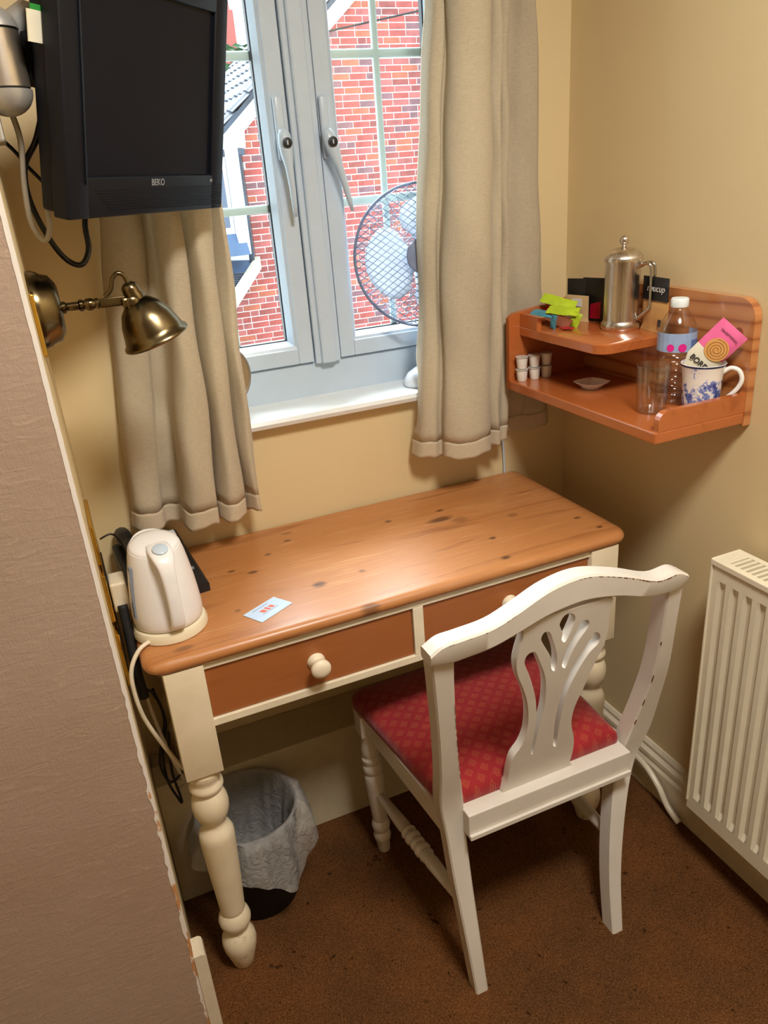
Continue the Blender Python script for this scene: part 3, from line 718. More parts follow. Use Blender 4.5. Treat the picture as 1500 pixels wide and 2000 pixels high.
def chips2(bm, P, side, z0, z1, seed):
    rr = random.Random(seed); c = catmull([(p[0], p[1], p[2]) for p in P], 40); w = catmull([(p[3], 0, 0) for p in P], 40); i = 0
    while i < len(c) - 12:
        L_ = rr.randint(2, 9)
        if z0 < c[i].z < z1 and rr.random() < 0.6:
            ts = [c[i + k] + V((side * (w[i + k].x / 2 - 0.0022), -0.0006, 0)) for k in (0, L_ // 2, L_)]
            h = rr.uniform(0.0006, 0.0016)
            prism(bm, [ts[0], ts[1] + V((-side * 0.0, 0, 0)), ts[2], ts[2] + V((side * 0.001, 0.001, 0)), ts[1] + V((side * (0.001 + h * 0.3), 0.001 + h * .3, 0)), ts[0] + V((side * 0.001, 0.001, 0))], (0, -0.0003, 0))
        i += L_ + rr.randint(1, 4)
obj('paint_chip', B(lambda bm: chips2(bm, PLft, 1, 0.48, 0.74, 1)), M['wear'], chair)['kind'] = 'stuff'
obj('paint_chip', B(lambda bm: chips2(bm, PRgt, -1, 0.42, 0.74, 2)), M['wear'], chair)['kind'] = 'stuff'
obj('back_splat', splat(), M['chair'], chair, smooth=True, angle=30)
zs = 0.415
def rear_rail(bm):
    box(bm, -0.640, -0.285, -0.632, -0.588, 0.352, 0.405, 0.002)
    box(bm, -0.640, -0.285, -0.638, -0.632, 0.352, 0.362, 0.001)
obj('rear_seat_rail', B(rear_rail), M['chair'], chair)
FL, FR = (-0.690, -0.262), (-0.292, -0.252)
def rail(bm, a, b, z0, z1, t=0.02):
    a, b = V((*a, 0)), V((*b, 0)); d = (b - a).normalized(); n = V((-d.y, d.x, 0)) * t / 2
    sweep(bm, [[a - n + V((0, 0, z0)), a + n + V((0, 0, z0)), a + n + V((0, 0, z1)), a - n + V((0, 0, z1))], [b - n + V((0, 0, z0)), b + n + V((0, 0, z0)), b + n + V((0, 0, z1)), b - n + V((0, 0, z1))]])
obj('side_seat_rail', B(lambda bm: rail(bm, (FL[0] + 0.002, FL[1] - 0.02), (-0.668, -0.59), 0.355, 0.402)), M['chair'], chair)
obj('side_seat_rail', B(lambda bm: rail(bm, (FR[0] - 0.0, FR[1] - 0.02), (-0.275, -0.59), 0.355, 0.402)), M['chair'], chair)
obj('front_seat_rail', B(lambda bm: rail(bm, (FL[0] + 0.02, FL[1]), (FR[0] - 0.02, FR[1]), 0.355, 0.402)), M['chair'], chair)
def seatf(bm):
    # trapezoid with rounded corners, domed
    cor = [(-0.712, -0.218), (-0.262, -0.208), (-0.286, -0.600), (-0.668, -0.600)]; rad = [0.035, 0.035, 0.012, 0.012]
    out = []
    n = 4
    for i in range(n):
        p = V((*cor[i], 0)); a = (V((*cor[i - 1], 0)) - p).normalized(); b = (V((*cor[(i + 1) % n], 0)) - p).normalized(); r = rad[i]
        for k in range(9):
            t = k / 8; out.append((p + a * r) * (1 - t) ** 2 + p * 2 * t * (1 - t) + (p + b * r) * t * t)
        q = V((*cor[(i + 1) % n], 0))
        r2 = rad[(i + 1) % n]
        s, e = p + b * r, q - b * r2
        for k in range(1, 6): out.append(s.lerp(e, k / 6))
    c = V((-0.482, -0.41, 0))
    secs = []
    for s, z in ((0.985, 0.398), (1.0, 0.404), (1.003, 0.414), (0.995, 0.423), (0.975, 0.430), (0.93, 0.436), (0.85, 0.441), (0.7, 0.446), (0.5, 0.449), (0.25, 0.451), (0.05, 0.4515)):
        secs.append([tuple(c + (p - c) * s + V((0, 0, z))) for p in out])
    sweep(bm, secs)
obj('seat', B(seatf), M['seat'], chair, smooth=True, angle=60)
def fleg(bm, x, y, fx, fyy):
    prof = [(0.013, 0), (0.0145, 0.004), (0.016, 0.032), (0.0185, 0.036), (0.0205, 0.046), (0.0185, 0.056), (0.016, 0.060), (0.0195, 0.066), (0.0215, 0.078), (0.0195, 0.088), (0.016, 0.094), (0.0175, 0.102), (0.019, 0.14), (0.021, 0.19), (0.0225, 0.218), (0.0215, 0.228),
            (0.018, 0.233), (0.022, 0.239), (0.0235, 0.247), (0.022, 0.255), (0.0185, 0.261), (0.0225, 0.268), (0.0225, 0.275), (0.018, 0.281), (0.0205, 0.287), (0.0215, 0.300), (0.019, 0.318), (0.0175, 0.33), (0.020, 0.345), (0.021, 0.352)]
    d = V((x - fx, y - fyy, 0.40))
    lathe(bm, prof, 24, axis_mat((fx, fyy, 0), d))
    box(bm, x - 0.021, x + 0.021, y - 0.021, y + 0.021, 0.345, 0.401, 0.002)
obj('front_leg', B(lambda bm: fleg(bm, -0.688, -0.262, -0.678, -0.268)), M['chair'], chair, smooth=True, angle=35)
obj('front_leg', B(lambda bm: fleg(bm, -0.294, -0.252, -0.300, -0.258)), M['chair'], chair, smooth=True, angle=35)
def stretcher(bm, a, b):
    a, b = V(a), V(b); L = (b - a).length
    prof = [(0.0085, 0), (0.010, 0.05), (0.0125, 0.20), (0.0145, 0.33), (0.013, 0.36), (0.015, 0.375), (0.017, 0.39), (0.014, 0.41), (0.0175, 0.43), (0.0175, 0.45), (0.0135, 0.47), (0.0165, 0.49), (0.0165, 0.505), (0.0135, 0.52), (0.0175, 0.54), (0.0175, 0.56), (0.014, 0.58), (0.0165, 0.60), (0.013, 0.63), (0.0145, 0.66), (0.012, 0.82), (0.009, 1.0)]
    lathe(bm, [(r, z * L) for r, z in prof], 20, axis_mat(a, b - a))
obj('side_stretcher', B(lambda bm: stretcher(bm, (-0.681, -0.275, 0.175), (-0.651, -0.625, 0.185))), M['chair'], chair, smooth=True, angle=40)
obj('side_stretcher', B(lambda bm: stretcher(bm, (-0.299, -0.265, 0.175), (-0.308, -0.625, 0.185))), M['chair'], chair, smooth=True, angle=40)

# ================================================================ RADIATOR
rad = thing('radiator', (-0.06, -0.95, 0.15), 'cream panel radiator with a top grille, on the right wall', 'radiator')
RY0, RY1, RZ0, RZ1, RXF = -1.40, -0.600, 0.152, 0.752, -0.092
def panel(bm):
    y0, y1 = RY0, RY1; nz = [RZ0, RZ0 + 0.035, RZ0 + 0.05, RZ1 - 0.05, RZ1 - 0.035, RZ1]
    dep = [0, 0, 1, 1, 0, 0]
    per = 0.0305; ys = []; y = y1 - 0.016
    ys.append((y1, 0))
    ys.append((y1 - 0.010, 0))
    while y > y0 + 0.03:
        ys += [(y, 0), (y - 0.006, 1), (y - 0.014, 1), (y - 0.020, 0)]
        y -= per
    ys.append((y0, 0))
    g = [[bm.verts.new((RXF + (0.007 * a * b), yy, z)) for yy, a in ys] for z, b in zip(nz, dep)]
    for j in range(len(nz) - 1):
        for i in range(len(ys) - 1): bm.faces.new((g[j][i], g[j][i + 1], g[j + 1][i + 1], g[j + 1][i]))
    box(bm, RXF + 0.0075, RXF + 0.014, y0, y1, RZ0, RZ1)
obj('front_panel', B(panel), M['radiator'], rad, smooth=True, angle=25)
obj('back_panel', BX(-0.040, -0.028, RY0, RY1, RZ0, RZ1 - 0.01, 0.002), M['radiator'], rad)
for y in (RY1 - 0.003, RY0): obj('side_panel', BX(RXF - 0.0035, -0.026, y, y + 0.004, RZ0 + 0.02, RZ1 + 0.006, 0.0012), M['radiator'], rad)
def grille_frame(bm):
    z0, z1 = RZ1 - 0.001, RZ1 + 0.005
    box(bm, RXF - 0.004, RXF + 0.010, RY0, RY1 + 0.001, z0 - 0.006, z1, 0.0015); box(bm, -0.036, -0.024, RY0, RY1 + 0.001, z0 - 0.004, z1, 0.0015)
    box(bm, RXF + 0.0095, -0.0355, RY1 - 0.030, RY1 + 0.001, z0, z1, 0.001)
obj('grille_frame', B(grille_frame), M['radiator'], rad)
y = RY1 - 0.038
while y > RY0:
    sl = obj('grille_slat', BX(RXF + 0.009, -0.035, y, y + 0.0055, RZ1 - 0.008, RZ1 + 0.003, 0.0008), M['radiator'], rad)
    y -= 0.0125
obj('convector', BX(RXF + 0.02, -0.042, RY0 + 0.01, RY1 - 0.01, RZ0 + 0.02, RZ1 - 0.05), M['silverpaint'], rad)
va = obj('valve', LA([(0.010, 0), (0.010, 0.03), (0.0065, 0.031), (0.0065, 0.055), (0.009, 0.056), (0.009, 0.066)], T(-0.046, RY1 + 0.012, 0.175), 16), M['chrome'], rad, smooth=True, angle=40)
def valve2(bm):
    tube(bm, [(-0.0185, RY1 + 0.010, 0.2), (-0.046, RY1 + 0.010, 0.2)], 0.006, 10)
    tube(bm, [(-0.050, RY1 + 0.008, 0.2), (-0.050, RY1 - 0.012, 0.2)], 0.006, 10)
obj('pipe_tail', B(valve2), M['skirt'], rad, smooth=True, angle=40)
for y in (-0.75, -1.25): obj('wall_bracket', BX(-0.028, -0.0005, y, y + 0.03, 0.3, 0.7), M['radiator'], rad)

# ================================================================ SHELF UNIT
sh = thing('wall_shelf', (-0.1, -0.33, 0.99), 'orange varnished two tier wooden shelf unit fixed in the corner on the right wall', 'shelf')
def bb(bm):
    pts = [(-0.0865, 0.99), (-0.0865, 1.205), (-0.30, 1.216), (-0.505, 1.214)]
    for k in range(7):
        a = PI / 2 * (1 - k / 6); pts.append((-0.530 - 0.036 * math.cos(a), 1.178 + 0.036 * math.sin(a)))
    pts += [(-0.566, 0.99)]
    prism(bm, [(-0.0008, y, z) for y, z in pts], (-0.0165, 0, 0))
obj('back_board', B(bb), M['backboard'], sh)
def endp(bm):
    pts = [(-0.0173, 0.995), (-0.2175, 0.995), (-0.2175, 1.150), (-0.205, 1.160), (-0.10, 1.172), (-0.0173, 1.184)]
    prism(bm, [(x, -0.0865, z) for x, z in pts], (0, -0.0125, 0))
obj('end_panel', B(endp), M['shelfwood'], sh)
def low(bm): box(bm, -0.2185, -0.0173, -0.566, -0.099, 0.994, 1.015, 0.0025)
obj('shelf_board', B(low), M['shelfwood'], sh)
def upb(bm):
    r = 0.03; pts = [(-0.0173, -0.0991), (-0.0173, -0.376)]
    for k in range(7):
        a = -PI / 2 - PI / 2 * k / 6; pts.append((-0.190 + r + r * math.cos(a), -0.376 + r + r * math.sin(a)))
    pts.append((-0.190, -0.0991))
    secs = [[(x + i * (1 if x < -0.1 else 0), y + i * (1 if y < -0.2 else 0), z) for x, y in pts] for i, z in ((0.0015, 1.111), (0, 1.1125), (0, 1.1285), (0.0015, 1.130))]
    sweep(bm, secs)
obj('shelf_board', B(upb), M['shelfwood'], sh, smooth=True, angle=40)
def lip_low(bm):
    pts = [(-0.0173, 1.0151), (-0.0173, 1.050), (-0.188, 1.050)]
    for k in range(6):
        a = PI / 2 + PI / 2 * k / 5; pts.append((-0.192 + 0.020 * math.cos(a), 1.030 + 0.020 * math.sin(a)))
    pts.append((-0.212, 1.0151))
    prism(bm, [(x, -0.5655, z) for x, z in pts], (0, 0.0125, 0))
obj('end_lip', B(lip_low), M['shelfwood'], sh)
def lip_up(bm):
    pts = [(-0.100, 1.1301), (-0.100, 1.158), (-0.170, 1.158)]
    for k in range(6):
        a = PI / 2 - PI / 2 * k / 5; pts.append((-0.178 + 0.014 * math.cos(a), 1.144 + 0.014 * math.sin(a)))
    pts.append((-0.164, 1.1301))
    prism(bm, [(-0.1895, y, z) for y, z in pts], (0.011, 0, 0))
obj('front_lip', B(lip_up), M['shelfwood'], sh)
obj('screw_cap', LA([(0.0001, 0), (0.008, 0), (0.008, 0.0015), (0.006, 0.002), (0.0001, 0.002)], axis_mat((-0.0173, -0.535, 1.155), (-1, 0, 0)), 16), M['brownsachet'], sh, smooth=True, angle=40)

# ---- cafetiere
PX, PY, PZ = -0.056, -0.266, 1.1301
cf = thing('cafetiere', (PX, PY, PZ), 'brushed steel cafetiere with a ball knob, on the upper shelf', 'coffee press')
obj('body', LA([(0.0001, 0), (0.0365, 0), (0.0385, 0.003), (0.0385, 0.012), (0.0355, 0.016), (0.0345, 0.02), (0.0345, 0.128), (0.0355, 0.132), (0.0355, 0.135), (0.0001, 0.135)], T(PX, PY, PZ), 48), M['steel'], cf, smooth=True, angle=40)
lid = obj('lid', LA([(0.0345, 0.1435), (0.0385, 0.1435), (0.0390, 0.147), (0.0375, 0.152), (0.031, 0.160), (0.020, 0.1665), (0.010, 0.169), (0.0001, 0.1695)], T(PX, PY, PZ - 0.010), 48), M['steel'], cf, smooth=True, angle=60)
kn = [(0.0001, 0.169), (0.0045, 0.169), (0.004, 0.173)] + [(0.0095 * math.sin(a), 0.182 - 0.0095 * math.cos(a)) for a in [0.5 + (PI - 0.52) * k / 12 for k in range(13)]]
obj('knob', LA(kn, T(PX, PY, PZ - 0.010), 24), M['steel'], lid, smooth=True)
hd = V((0.42, -0.91, 0)).normalized(); hs = V((-hd.y, hd.x, 0))
for s in (-0.0085, 0.0085):
    c = V((PX, PY, PZ - 0.006)); P = [c + hd * 0.033 + hs * s + V((0, 0, 0.128)), c + hd * 0.048 + hs * s + V((0, 0, 0.136)), c + hd * 0.059 + hs * s + V((0, 0, 0.133)), c + hd * 0.063 + hs * s + V((0, 0, 0.118)),
                              c + hd * 0.064 + hs * s + V((0, 0, 0.060)), c + hd * 0.060 + hs * s + V((0, 0, 0.048)), c + hd * 0.034 + hs * s * 0.5 + V((0, 0, 0.026))]
    obj('handle', TU(catmull(P, 8), 0.0032, 10), M['chrome'], cf, smooth=True)
# ---- packets at the back of the upper shelf
def packet(bm, o, u, w, h, t, lean=0.0, bulge=0.004, n=6):
    """upright soft packet: o base corner, u unit dir, w width, h height"""
    o, u = V(o), V(u).normalized(); nrm = u.cross(V((0, 0, 1)))
    for s in (1, -1):
        pass
    f, b = [], []
    for j in range(n + 1):
        rf, rb = [], []
        for i in range(n + 1):
            a, c = i / n, j / n
            e = (math.sin(PI * a) ** 0.6) * (math.sin(PI * min(1, c * 0.92 + 0.04)) ** 0.6) if 0 < i < n and 0 < j < n else 0
            if j == 0: e = 0.9 * math.sin(PI * a) ** 0.6 if 0 < i < n else 0.5
            p = o + u * (w * a) + V((0, 0, h * c)) - nrm * (lean * c)
            th = t / 2 * e + 0.0006
            rf.append(bm.verts.new(p + nrm * th)); rb.append(bm.verts.new(p - nrm * th))
        f.append(rf); b.append(rb)
    for j in range(n):
        for i in range(n):
            bm.faces.new((f[j][i], f[j][i + 1], f[j + 1][i + 1], f[j + 1][i])); bm.faces.new((b[j][i], b[j + 1][i], b[j + 1][i + 1], b[j][i + 1]))
    per = [(0, i) for i in range(n)] + [(j, n) for j in range(n)] + [(n, i) for i in range(n, 0, -1)] + [(j, 0) for j in range(n, 0, -1)]
    for k in range(len(per)):
        a, c = per[k], per[(k + 1) % len(per)]
        bm.faces.new((f[a[0]][a[1]], b[a[0]][a[1]], b[c[0]][c[1]], f[c[0]][c[1]]))
UPZ = 1.1303
# two dark tea packets leaning on the backboard
t1 = thing('tea_packet', (-0.033, -0.15, UPZ), 'black tea packet with a red lower panel, behind the sachets on the upper shelf', 'packet')
obj('body', B(lambda bm: packet(bm, (-0.050, -0.132, UPZ), (0.4, -1, 0), 0.060, 0.090, 0.014)), M['packblack'], t1, smooth=True, angle=50)
obj('red_panel', B(lambda bm: packet(bm, (-0.0475, -0.154, UPZ + 0.006), (0.4, -1, 0), 0.026, 0.036, 0.004)), M['red'], t1)
t2 = thing('tea_packet', (-0.028, -0.12, UPZ), 'plain black tea packet in the corner end of the upper shelf, against the wood', 'packet')
obj('body', B(lambda bm: packet(bm, (-0.070, -0.1035, UPZ), (0.62, -1, 0), 0.050, 0.088, 0.007)), M['packblack'], t2, smooth=True, angle=50)
# kraft coffee pouch
t3 = thing('coffee_pouch', (-0.03, -0.33, UPZ), 'kraft coffee pouch with a black top, behind the cafetiere on the upper shelf', 'pouch')
obj('pouch', B(lambda bm: packet(bm, (-0.026, -0.296, UPZ), (-0.06, -1, 0), 0.076, 0.062, 0.016)), M['kraft'], t3, smooth=True, angle=50)
obj('black_top', B(lambda bm: packet(bm, (-0.028, -0.296, UPZ + 0.060), (-0.06, -1, 0), 0.076, 0.044, 0.007)), M['packblack'], t3, smooth=True, angle=50)
mt = basis((-0.0362, -0.340, UPZ + 0.083), (-0.06, -1, 0), (0, 0, 1))
text('lettering', 'nuucup', 0.018, mt, M['whiteprint'], t3, shear=0.3)
obj('leaf_mark', BX(-0.0390, -0.0380, -0.362, -0.354, UPZ + 0.012, UPZ + 0.026, 0.0003), M['print'], t3)
# beige bag
t4 = thing('sachet', (-0.07, -0.145, UPZ), 'beige drink sachet standing between the lime sachets and black packet', 'sachet')
obj('bag', B(lambda bm: packet(bm, (-0.075, -0.105, UPZ), (0.25, -1, 0), 0.062, 0.055, 0.010)), M['beige'], t4, smooth=True, angle=50)
obj('label', B(lambda bm: packet(bm, (-0.0795, -0.134, UPZ + 0.034), (0.25, -1, 0), 0.026, 0.016, 0.001)), M['whiteprint'], t4)
def flat_sachet(name, c, d, up, w, l, mat_, label, grp=None, t=0.004):
    """small pillow sachet: centre c, long axis d, short axis up"""
    mt = basis(c, d, up); bm = bmesh.new(); n = 5; f = []; b = []
    for j in range(n + 1):
        rf, rb = [], []
        for i in range(n + 1):
            a, q = i / n, j / n
            e = math.sin(PI * a) ** 0.7 * math.sin(PI * q) ** 0.7 if 0 < i < n and 0 < j < n else 0.0
            wz = 0.0012 * math.sin(i * 1.9 + j)
            rf.append(bm.verts.new((l * (a - 0.5), w * (q - 0.5), wz + t / 2 * e + 0.0004))); rb.append(bm.verts.new((l * (a - 0.5), w * (q - 0.5), wz - t / 2 * e - 0.0004)))
        f.append(rf); b.append(rb)
    for j in range(n):
        for i in range(n):
            bm.faces.new((f[j][i], f[j][i + 1], f[j + 1][i + 1], f[j + 1][i])); bm.faces.new((b[j][i], b[j + 1][i], b[j + 1][i + 1], b[j][i + 1]))
    per = [(0, i) for i in range(n)] + [(j, n) for j in range(n)] + [(n, i) for i in range(n, 0, -1)] + [(j, 0) for j in range(n, 0, -1)]
    for k in range(len(per)):
        a, q = per[k], per[(k + 1) % len(per)]
        bm.faces.new((f[a[0]][a[1]], b[a[0]][a[1]], b[q[0]][q[1]], f[q[0]][q[1]]))
    bm.transform(mt)
    return tag(obj(name, bm, mat_, smooth=True, angle=50), label, 'sachet', grp)
G = 'drink sachets on the upper shelf'
flat_sachet('sachet', (-0.118, -0.139, 1.178), (0.52, -0.80, -0.22), (0.5, 0.2, 0.5), 0.024, 0.078, M['lime'], 'lime green sachet lying highest, pointing up to the curtain', G)
flat_sachet('sachet', (-0.124, -0.164, 1.163), (0.50, -0.84, -0.06), (0.6, 0.3, 0.4), 0.026, 0.070, M['lime'], 'lime green sachet with crumpled ends, below the topmost one', G, 0.007)
flat_sachet('sachet', (-0.150, -0.127, 1.156), (0.35, -0.92, -0.08), (0.9, 0.3, 0.5), 0.020, 0.056, M['teal'], 'blue sachet resting behind the small front lip of the upper shelf', G)
flat_sachet('sachet', (-0.118, -0.118, 1.160), (0.45, -0.88, 0.02), (0.9, 0.3, 0.4), 0.020, 0.050, M['red'], 'small red sachet at the back of the sachet pile by the end panel', G)
flat_sachet('sachet', (-0.138, -0.168, 1.146), (0.3, -0.92, -0.30), (0.7, 0.1, 0.6), 0.024, 0.060, M['brownsachet'], 'brown sachet under the lime green sachets', G)
flat_sachet('sachet', (-0.158, -0.178, 1.146), (0.0, -0.25, 1), (0.3, -1, 0), 0.014, 0.030, M['teal'], 'blue sachet standing upright at the open end of the front lip', G)
flat_sachet('sachet', (-0.142, -0.203, 1.1345), (0.4, -1, 0.0), (1, 0.4, 0.0), 0.016, 0.030, M['red'], 'red sachet tip lying flat on the upper shelf board', G)
flat_sachet('sachet', (-0.112, -0.192, 1.146), (0.35, -0.25, 1.0), (0.6, -1, 0), 0.020, 0.030, M['lime'], 'lime green sachet standing on edge nearest the cafetiere', G)

# ---- bottle, glass, mug, dish, milk pots
LZ = 1.0153
BXc, BYc = -0.063, -0.435
BK = 0.90
bt = thing('water_bottle', (BXc, BYc, LZ), 'clear plastic water bottle with white cap and pink dotted label', 'bottle')
bp = [(0.0001, 0.001), (0.022, 0.0), (0.029, 0.003), (0.031, 0.010)]
z = 0.012
for k in range(7): bp += [(0.0325, z + 0.003), (0.0325, z + 0.010), (0.0305, z + 0.0125)]; z += 0.013
bp += [(0.0335, 0.106), (0.0345, 0.112), (0.0345, 0.150), (0.034, 0.156), (0.030, 0.168), (0.0225, 0.183), (0.0155, 0.193), (0.0135, 0.197), (0.0135, 0.206)]
obj('bottle_body', LA([(a, b * BK) for a, b in bp], T(BXc, BYc, LZ), 40), M['pet'], bt, smooth=True, angle=60)
obj('cap', LA([(0.0001, 0.2), (0.0155, 0.199), (0.0160, 0.201), (0.0160, 0.212), (0.0145, 0.2145), (0.0001, 0.215)], T(BXc, BYc, LZ - 0.0205), 32), M['cap'], bt, smooth=True, angle=40)
def arcband(bm, cx, cy_, r, a0, a1, z0, z1, t=0.0004, n=14):
    secs = []
    for k in range(n + 1):
        a = a0 + (a1 - a0) * k / n
        secs.append([(cx + rr * math.cos(a), cy_ + rr * math.sin(a), zz) for rr, zz in ((r, z0), (r + t, z0), (r + t, z1), (r, z1))])
    sweep(bm, secs)
obj('label', B(lambda bm: arcband(bm, BXc, BYc, 0.0347, -3.9, 0.2, LZ + BK * 0.112, LZ + BK * 0.150)), M['bluelabel'], bt)
obj('label_panel', B(lambda bm: arcband(bm, BXc, BYc, 0.0353, -1.55, -0.9, LZ + BK * 0.116, LZ + BK * 0.136)), M['labeldark'], bt)
def dot(bm, cx, cy_, r, ang, z, rad_, n=20):
    pts = [(cx + (r) * math.cos(ang + rad_ * math.cos(t) / r), cy_ + r * math.sin(ang + rad_ * math.cos(t) / r), z + rad_ * math.sin(t)) for t in [2 * PI * k / n for k in range(n)]]
    prism(bm, pts, (math.cos(ang) * 0.0004, math.sin(ang) * 0.0004, 0))
for ang, rr in ((-2.02, 0.0075), (-2.62, 0.0068)):
    obj('pink_dot', B(lambda bm: dot(bm, BXc, BYc, 0.0354, ang, LZ + BK * 0.1215, rr)), M['magenta'], bt)
GX, GY = -0.138, -0.462
obj_g = obj('tumbler', LA([(0.0001, 0.004), (0.0225, 0.004), (0.0255, 0.008), (0.0275, 0.066), (0.0275, 0.0755), (0.0285, 0.0755), (0.0292, 0.080), (0.0292, 0.0885), (0.0302, 0.0885), (0.0302, 0.0790), (0.0296, 0.0740), (0.0272, 0.010), (0.0255, 0.001), (0.0240, 0.0), (0.0001, 0.0)], T(GX, GY, LZ), 40), M['glass'], smooth=True, angle=50)
tag(obj_g, 'empty clear glass tumbler with a thick rim band, beside the water bottle', 'glass')
MX, MY = -0.0610, -0.503
mg = thing('mug', (MX, MY, LZ), 'white mug with blue willow pattern and dark rim, at the shelf end', 'mug')
obj('mug_body', LA([(0.0001, 0.0), (0.029, 0.0), (0.031, 0.002), (0.0325, 0.02), (0.0345, 0.06), (0.0375, 0.080), (0.0395, 0.0865), (0.0385, 0.0875), (0.0365, 0.084), (0.0325, 0.06), (0.030, 0.008), (0.0001, 0.006)], T(MX, MY, LZ), 48), M['willow'], mg, smooth=True, angle=60)
obj('rim_band', LA([(0.0385, 0.0830), (0.0391, 0.0850), (0.0400, 0.0868), (0.0394, 0.0868), (0.0384, 0.0850), (0.0379, 0.0830)], T(MX, MY, LZ), 48, False), M['mugrim'], mg, smooth=True)
hd = V((0.58, -0.81, 0)).normalized()
c = V((MX, MY, LZ)); P = [c + hd * 0.033 + V((0, 0, 0.070)), c + hd * 0.046 + V((0, 0, 0.079)), c + hd * 0.060 + V((0, 0, 0.075)), c + hd * 0.066 + V((0, 0, 0.060)), c + hd * 0.061 + V((0, 0, 0.044)), c + hd * 0.048 + V((0, 0, 0.028)), c + hd * 0.031 + V((0, 0, 0.014))]
obj('handle', TU(catmull(P, 8), 0.0042, 12), M['porcelain'], mg, smooth=True)
# biscuit packet standing in the mug
bk = thing('biscuit_packet', (MX, MY, LZ + 0.02), 'pink and cream wrapped biscuit leaning out of the mug', 'biscuit packet')
bO = V((MX - 0.024, MY + 0.008, LZ + 0.072))
long_ = V((0.42, -0.50, 0.75)).normalized(); nrm = V((-0.48, -0.74, 0.30)); wid = long_.cross(nrm).normalized()
if wid.x < 0: wid = -wid
nrm = wid.cross(long_)
if nrm.y > 0: nrm = -nrm
Lp, Wp = 0.105, 0.056
def bpk(bm, a0, a1, w0=Wp, w1=Wp, t=0.014, n=8, lift=0.0):
    f, b = [], []
    for j in range(n + 1):
        q = a0 + (a1 - a0) * j / n; rf, rb = [], []
        for i in range(n + 1):
            s = i / n
            e = (math.sin(PI * s) ** 0.5 if 0 < i < n else 0) * (max(0.0, math.sin(PI * min(1, max(0, q)))) ** 0.5)
            cen = bO + long_ * (Lp * q) + wid * (Wp * (s - 0.5) * (0.5 + 0.5 * min(1, max(0, q / 0.22))))
            rf.append(bm.verts.new(cen + nrm * (t / 2 * e + 0.0005 + lift))); rb.append(bm.verts.new(cen - nrm * (t / 2 * e + 0.0005 + lift)))
        f.append(rf); b.append(rb)
    for j in range(n):
        for i in range(n):
            bm.faces.new((f[j][i], f[j][i + 1], f[j + 1][i + 1], f[j + 1][i])); bm.faces.new((b[j][i], b[j + 1][i], b[j + 1][i + 1], b[j][i + 1]))
    per = [(0, i) for i in range(n)] + [(j, n) for j in range(n)] + [(n, i) for i in range(n, 0, -1)] + [(j, 0) for j in range(n, 0, -1)]
    for k in range(len(per)):
        a, c_ = per[k], per[(k + 1) % len(per)]
        bm.faces.new((f[a[0]][a[1]], b[a[0]][a[1]], b[c_[0]][c_[1]], f[c_[0]][c_[1]]))
obj('wrapper_lower', B(lambda bm: bpk(bm, 0.0, 0.46)), M['wrapcream'], bk, smooth=True, angle=50)
obj('wrapper_upper', B(lambda bm: bpk(bm, 0.46, 1.0)), M['pink'], bk, smooth=True, angle=50)
ctr = bO + long_ * (Lp * 0.57) + wid * 0.004 + nrm * 0.0078
obj('biscuit_picture', LA([(0.0001, 0), (0.0205, 0), (0.0205, 0.0006), (0.0001, 0.0006)], axis_mat(ctr, nrm), 32), M['biscuit'], bk)
sp_pts = []
mtc = basis(ctr + nrm * 0.0007, wid, long_)
for k in range(90):
    a = k * 0.24; r = 0.0022 + 0.00078 * a
    if r > 0.0188: break
    sp_pts.append(mtc @ V((r * math.cos(a), r * math.sin(a), 0)))
obj('swirl', TU(sp_pts, 0.0007, 6), M['biscuitdark'], bk)
mtt = basis(bO + long_ * (Lp * 0.235) + nrm * 0.0078 + wid * 0.002, wid, long_)
if mtt.col[2].xyz.dot(nrm) < 0: mtt = basis(bO + long_ * (Lp * 0.235) + nrm * 0.0078, -wid, long_)
text('lettering', 'BORDE', 0.0135, mtt, M['print'], bk, bold=0.0003)
mtt2 = basis(bO + long_ * (Lp * 0.86) + nrm * 0.0066 + wid * 0.002, wid, long_)
if mtt2.col[2].xyz.dot(nrm) < 0: mtt2 = basis(bO + long_ * (Lp * 0.86) + nrm * 0.0066, -wid, long_)
text('small_lettering', 'TRADITIONAL', 0.0058, mtt2, M['print'], bk)
# tea bag dish shaped like a small teapot
DXX, DYY = -0.120, -0.262
def dish(bm):
    n = 48; secs = []
    def rad_(a):
        r = 0.031
        for a0, w, h in ((2.35, 0.32, 0.007), (-0.55, 0.22, 0.008), (0.95, 0.22, 0.005)):
            d = (a - a0 + PI) % (2 * PI) - PI; r += h * math.exp(-(d / w) ** 2)
        return r
    for s, z in ((0.52, 0.0), (0.55, 0.001), (0.60, 0.004), (0.93, 0.0115), (1.0, 0.0135), (0.97, 0.0140), (0.86, 0.0115), (0.55, 0.0055), (0.05, 0.005)):
        secs.append([(DXX + rad_(2 * PI * k / n) * s * math.cos(2 * PI * k / n), DYY + rad_(2 * PI * k / n) * s * math.sin(2 * PI * k / n), LZ + z) for k in range(n)])
    sweep(bm, secs)
tag(obj('teabag_dish', B(dish), M['porcelain'], smooth=True, angle=60), 'small white porcelain tea bag dish on the lower shelf', 'dish')
pos_words = ['left', 'middle', 'right']
